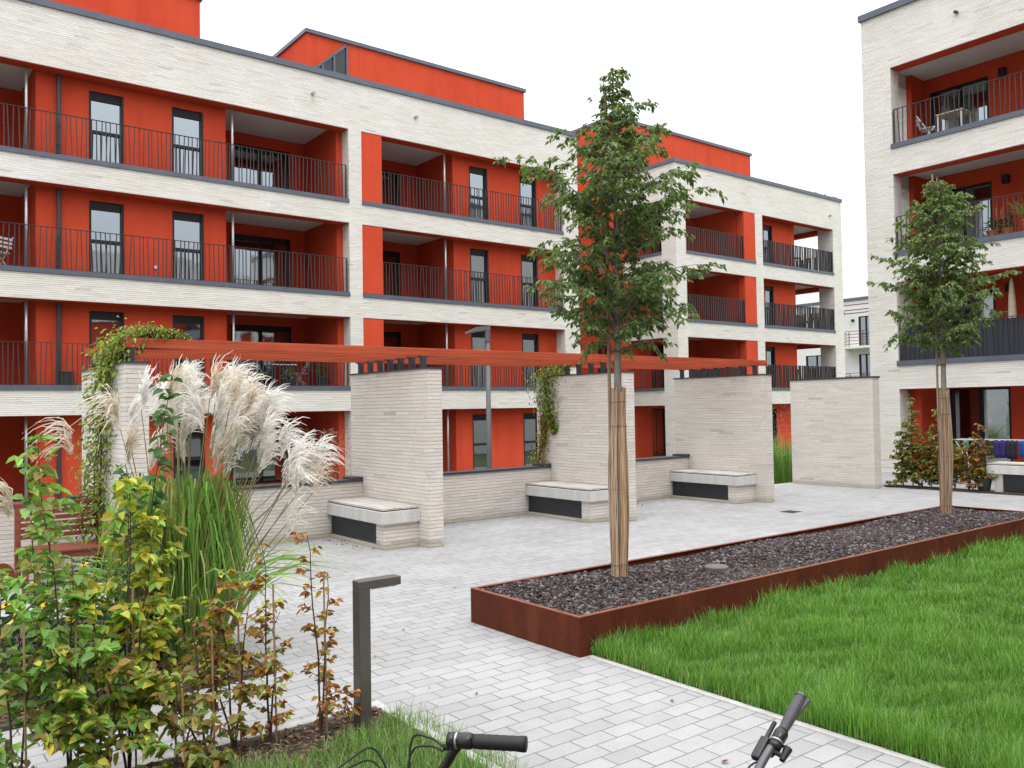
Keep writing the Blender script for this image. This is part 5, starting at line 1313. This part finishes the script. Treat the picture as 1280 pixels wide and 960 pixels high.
def folding_chair(x, y, z, ang, label, mat, group, tall=.85):
    t = thing('folding_chair', (x, y, z), label, 'chair', group)
    ca, sa = math.cos(ang), math.sin(ang)
    f = lambda a, b, c: (x + a * ca - b * sa, y + a * sa + b * ca, z + c)
    s_ = MB()
    for k in range(5): s_.hexa([f(-.2 + k * .08, -.2, .44), f(-.14 + k * .08, -.2, .44), f(-.14 + k * .08, .2, .44), f(-.2 + k * .08, .2, .44), f(-.2 + k * .08, -.2, .46), f(-.14 + k * .08, -.2, .46), f(-.14 + k * .08, .2, .46), f(-.2 + k * .08, .2, .46)])
    s_.build('seat', mat, t)
    b = MB(); 
    for zz in (.56, .66, .76): b.bar(f(-.235 - (zz - .5) * .1, -.2, zz + .02), f(-.235 - (zz - .5) * .1, .2, zz + .02), .018, .055)
    b.build('backrest', mat, t)
    for sy in (-.21, .21):
        l_ = MB(); l_.bar(f(.22, sy, 0), f(-.27, sy, tall), .022); l_.build('leg', mat, t)
        l_ = MB(); l_.bar(f(-.22, sy * .93, 0), f(.19, sy * .93, .45), .022); l_.build('leg', mat, t)
def small_table(x, y, z, w_, h_, label, mat, top):
    t = thing('balcony_table', (x, y, z), label, 'table', 'tables on the balconies')
    a = MB(); a.box(x - w_ / 2, x + w_ / 2, y - .35, y + .35, z + h_ - .03, z + h_); a.build('tabletop', top, t)
    for sx in (-1, 1):
        for sy in (-1, 1):
            l_ = MB(); l_.box(x + sx * (w_ / 2 - .05) - .018, x + sx * (w_ / 2 - .05) + .018, y + sy * .3 - .018, y + sy * .3 + .018, z, z + h_ - .031); l_.build('leg', mat, t)
cg = 'chairs on the balconies'
folding_chair(2.80, 24.3, 5.50, 2.2, 'white folding chair on the second floor balcony at the left edge', M['white_metal'], cg)
folding_chair(9.55, 24.6, 2.62, .3, 'grey chair left of the table in the first floor loggia above the plumes', M['pole'], cg)
folding_chair(11.0, 24.9, 2.62, 2.9, 'grey chair right of the table in the first floor loggia above the plumes', M['pole'], cg)
small_table(10.3, 24.8, 2.62, .8, .72, 'pale table between two chairs in the first floor loggia', M['frame'], M['white_metal'])
small_table(22.95, 10.30, 8.79, .6, .70, 'small pale table on the top balcony of the right-hand building', M['white_metal'], M['cream'])
folding_chair(22.9, 10.95, 8.79, -1.3, 'white folding chair on the top balcony of the right-hand building', M['white_metal'], cg)
folding_chair(37.9, 24.4, 5.5, 2.8, 'dark balcony chair behind the railing on the second floor corner loggia', M['frame'], cg)
folding_chair(37.7, 24.5, 8.4, 2.6, 'dark balcony chair behind the railing on the top corner loggia', M['frame'], cg)
small_table(36.9, 24.6, 8.4, .6, .72, 'dark balcony table on the top corner loggia with open sky behind', M['frame'], M['frame'])
small_table(36.9, 24.6, 5.5, .6, .72, 'dark balcony table on the second floor corner loggia', M['frame'], M['frame'])
pu = MB(); pu.lathe([(.02, 0), (.02, .35), (.085, .40), (.10, .75), (.085, 1.3), (.05, 1.75), (.012, 1.9)], (22.7, 8.93, 3.05), 12)
tag(pu.build('folded_parasol', M['cream'], None, smooth=True), 'closed cream parasol on the first floor balcony right of the smaller tree', 'parasol')
# drying rack with washing, orange chair on the ground floor terrace
rk = thing('drying_rack', (20.5, 8.4, 0), 'folding drying rack hung with purple and blue washing behind the right bench', 'drying rack')
q = MB()
for xx in (20.2, 20.35, 20.5, 20.65, 20.8): q.bar((xx, 7.3, 1.0), (xx, 9.35, 1.0), .012)
for yy in (7.3, 8.3, 9.35): q.bar((20.2, yy, 1.0), (20.8, yy, 1.0), .016)
q.build('rack_top', M['white_metal'], rk)
for yy in (7.5, 8.95):
    l_ = MB(); l_.bar((20.25, yy, 0.0), (20.75, yy + .35, 1.0), .02); l_.build('leg', M['white_metal'], rk)
    l_ = MB(); l_.bar((20.75, yy, 0.0), (20.25, yy + .35, 1.0), .02); l_.build('leg', M['white_metal'], rk)
def cloth(x, y, w_, h_, mat, label, seed):
    rr = np.random.default_rng(seed); n = 9; m = MB(); vs = []
    for j in range(5):
        for i in range(n):
            u = i / (n - 1) - .5; v = j / 4
            vs.append((x + .03 * math.sin(i * 1.7 + seed) * (.3 + v) + rr.normal(0, .004), y + u * w_ * (1 - .12 * v * abs(u)), 1.012 - v * h_ * (1 - .1 * u * u)))
    m.add(vs, [(j * n + i, j * n + i + 1, (j + 1) * n + i + 1, (j + 1) * n + i) for j in range(4) for i in range(n - 1)])
    o = m.build('washing', mat, None, smooth=True); md = o.modifiers.new('thickness', 'SOLIDIFY'); md.thickness = .006
    tag(o, label, 'washing', 'washing on the drying rack')
cloth(20.19, 8.30, .30, .40, M['purple'], 'purple towel hanging on the drying rack', 1)
cloth(20.19, 7.75, .32, .38, M['blue'], 'bright blue cloth on the drying rack at the right edge', 2)
cloth(20.19, 8.68, .34, .36, M['dark_cloth'], 'black garment left of the purple towel on the drying rack', 3)
cloth(20.19, 8.03, .22, .42, M['dark_cloth'], 'black garment between the purple and the blue washing', 4)
cloth(20.19, 9.02, .12, .20, M['green_cloth'], 'small mint green cloth at the left end of the drying rack', 5)
oc = thing('wooden_lounge_chair', (20.2, 9.35, 0), 'orange-brown wooden lounge chair behind the hedge, right of the wrapped trunk', 'chair')
a = MB()
for k in range(6): a.hexa([(20.0 + .0, 9.05 + k * .10, .34), (20.0, 9.14 + k * .10, .34), (20.5, 9.14 + k * .10, .30), (20.5, 9.05 + k * .10, .30), (20.0, 9.05 + k * .10, .36), (20.0, 9.14 + k * .10, .36), (20.5, 9.14 + k * .10, .32), (20.5, 9.05 + k * .10, .32)])
a.build('seat', M['orange'], oc)
a = MB()
for k in range(6): a.bar((20.02, 9.095 + k * .10, .36), (19.86, 9.095 + k * .10, .84), .085, .02, up=(1, 0, 0))
a.build('backrest', M['orange'], oc)
for (xx, yy) in ((20.03, 9.08), (20.45, 9.08), (20.03, 9.58), (20.45, 9.58)):
    l_ = MB(); l_.box(xx - .025, xx + .025, yy - .025, yy + .025, 0, .335); l_.build('leg', M['orange'], oc)
# ================================================================ building on the other side of the court (mirrored in the windows)
O = thing('apartment_building', (-6, -11, 0), 'opposite red and white apartment building, seen only as reflection in the windows', 'building')
fo = MB(); fr_ = MB(); fw2 = MB()
for k in range(4):
    z0 = k * 2.9
    fo.box(-40, 34, -11.4, -11.0, z0 + 2.25, z0 + 2.9 if k < 3 else 12.4)
    fr_.box(-40, 34, -11.9, -11.45, z0, z0 + 2.25)
    for u in range(-38, 34, 4): fw2.box(u, u + 1.6, -11.44, -11.42, z0 + .1, z0 + 2.1)
for u in range(-40, 36, 9): fo.box(u, u + .5, -11.4, -10.98, 0, 2.25 + 8.7)
fo.build('brick_facade', M['brick'], O); fr_.build('plaster_wall', M['red'], O); fw2.build('window', M['glass'], O)
bk = MB(); bk.box(-40, 34, -24, -11.95, 0, 12.3); bk.build('rear_block', M['white_plaster'], O)
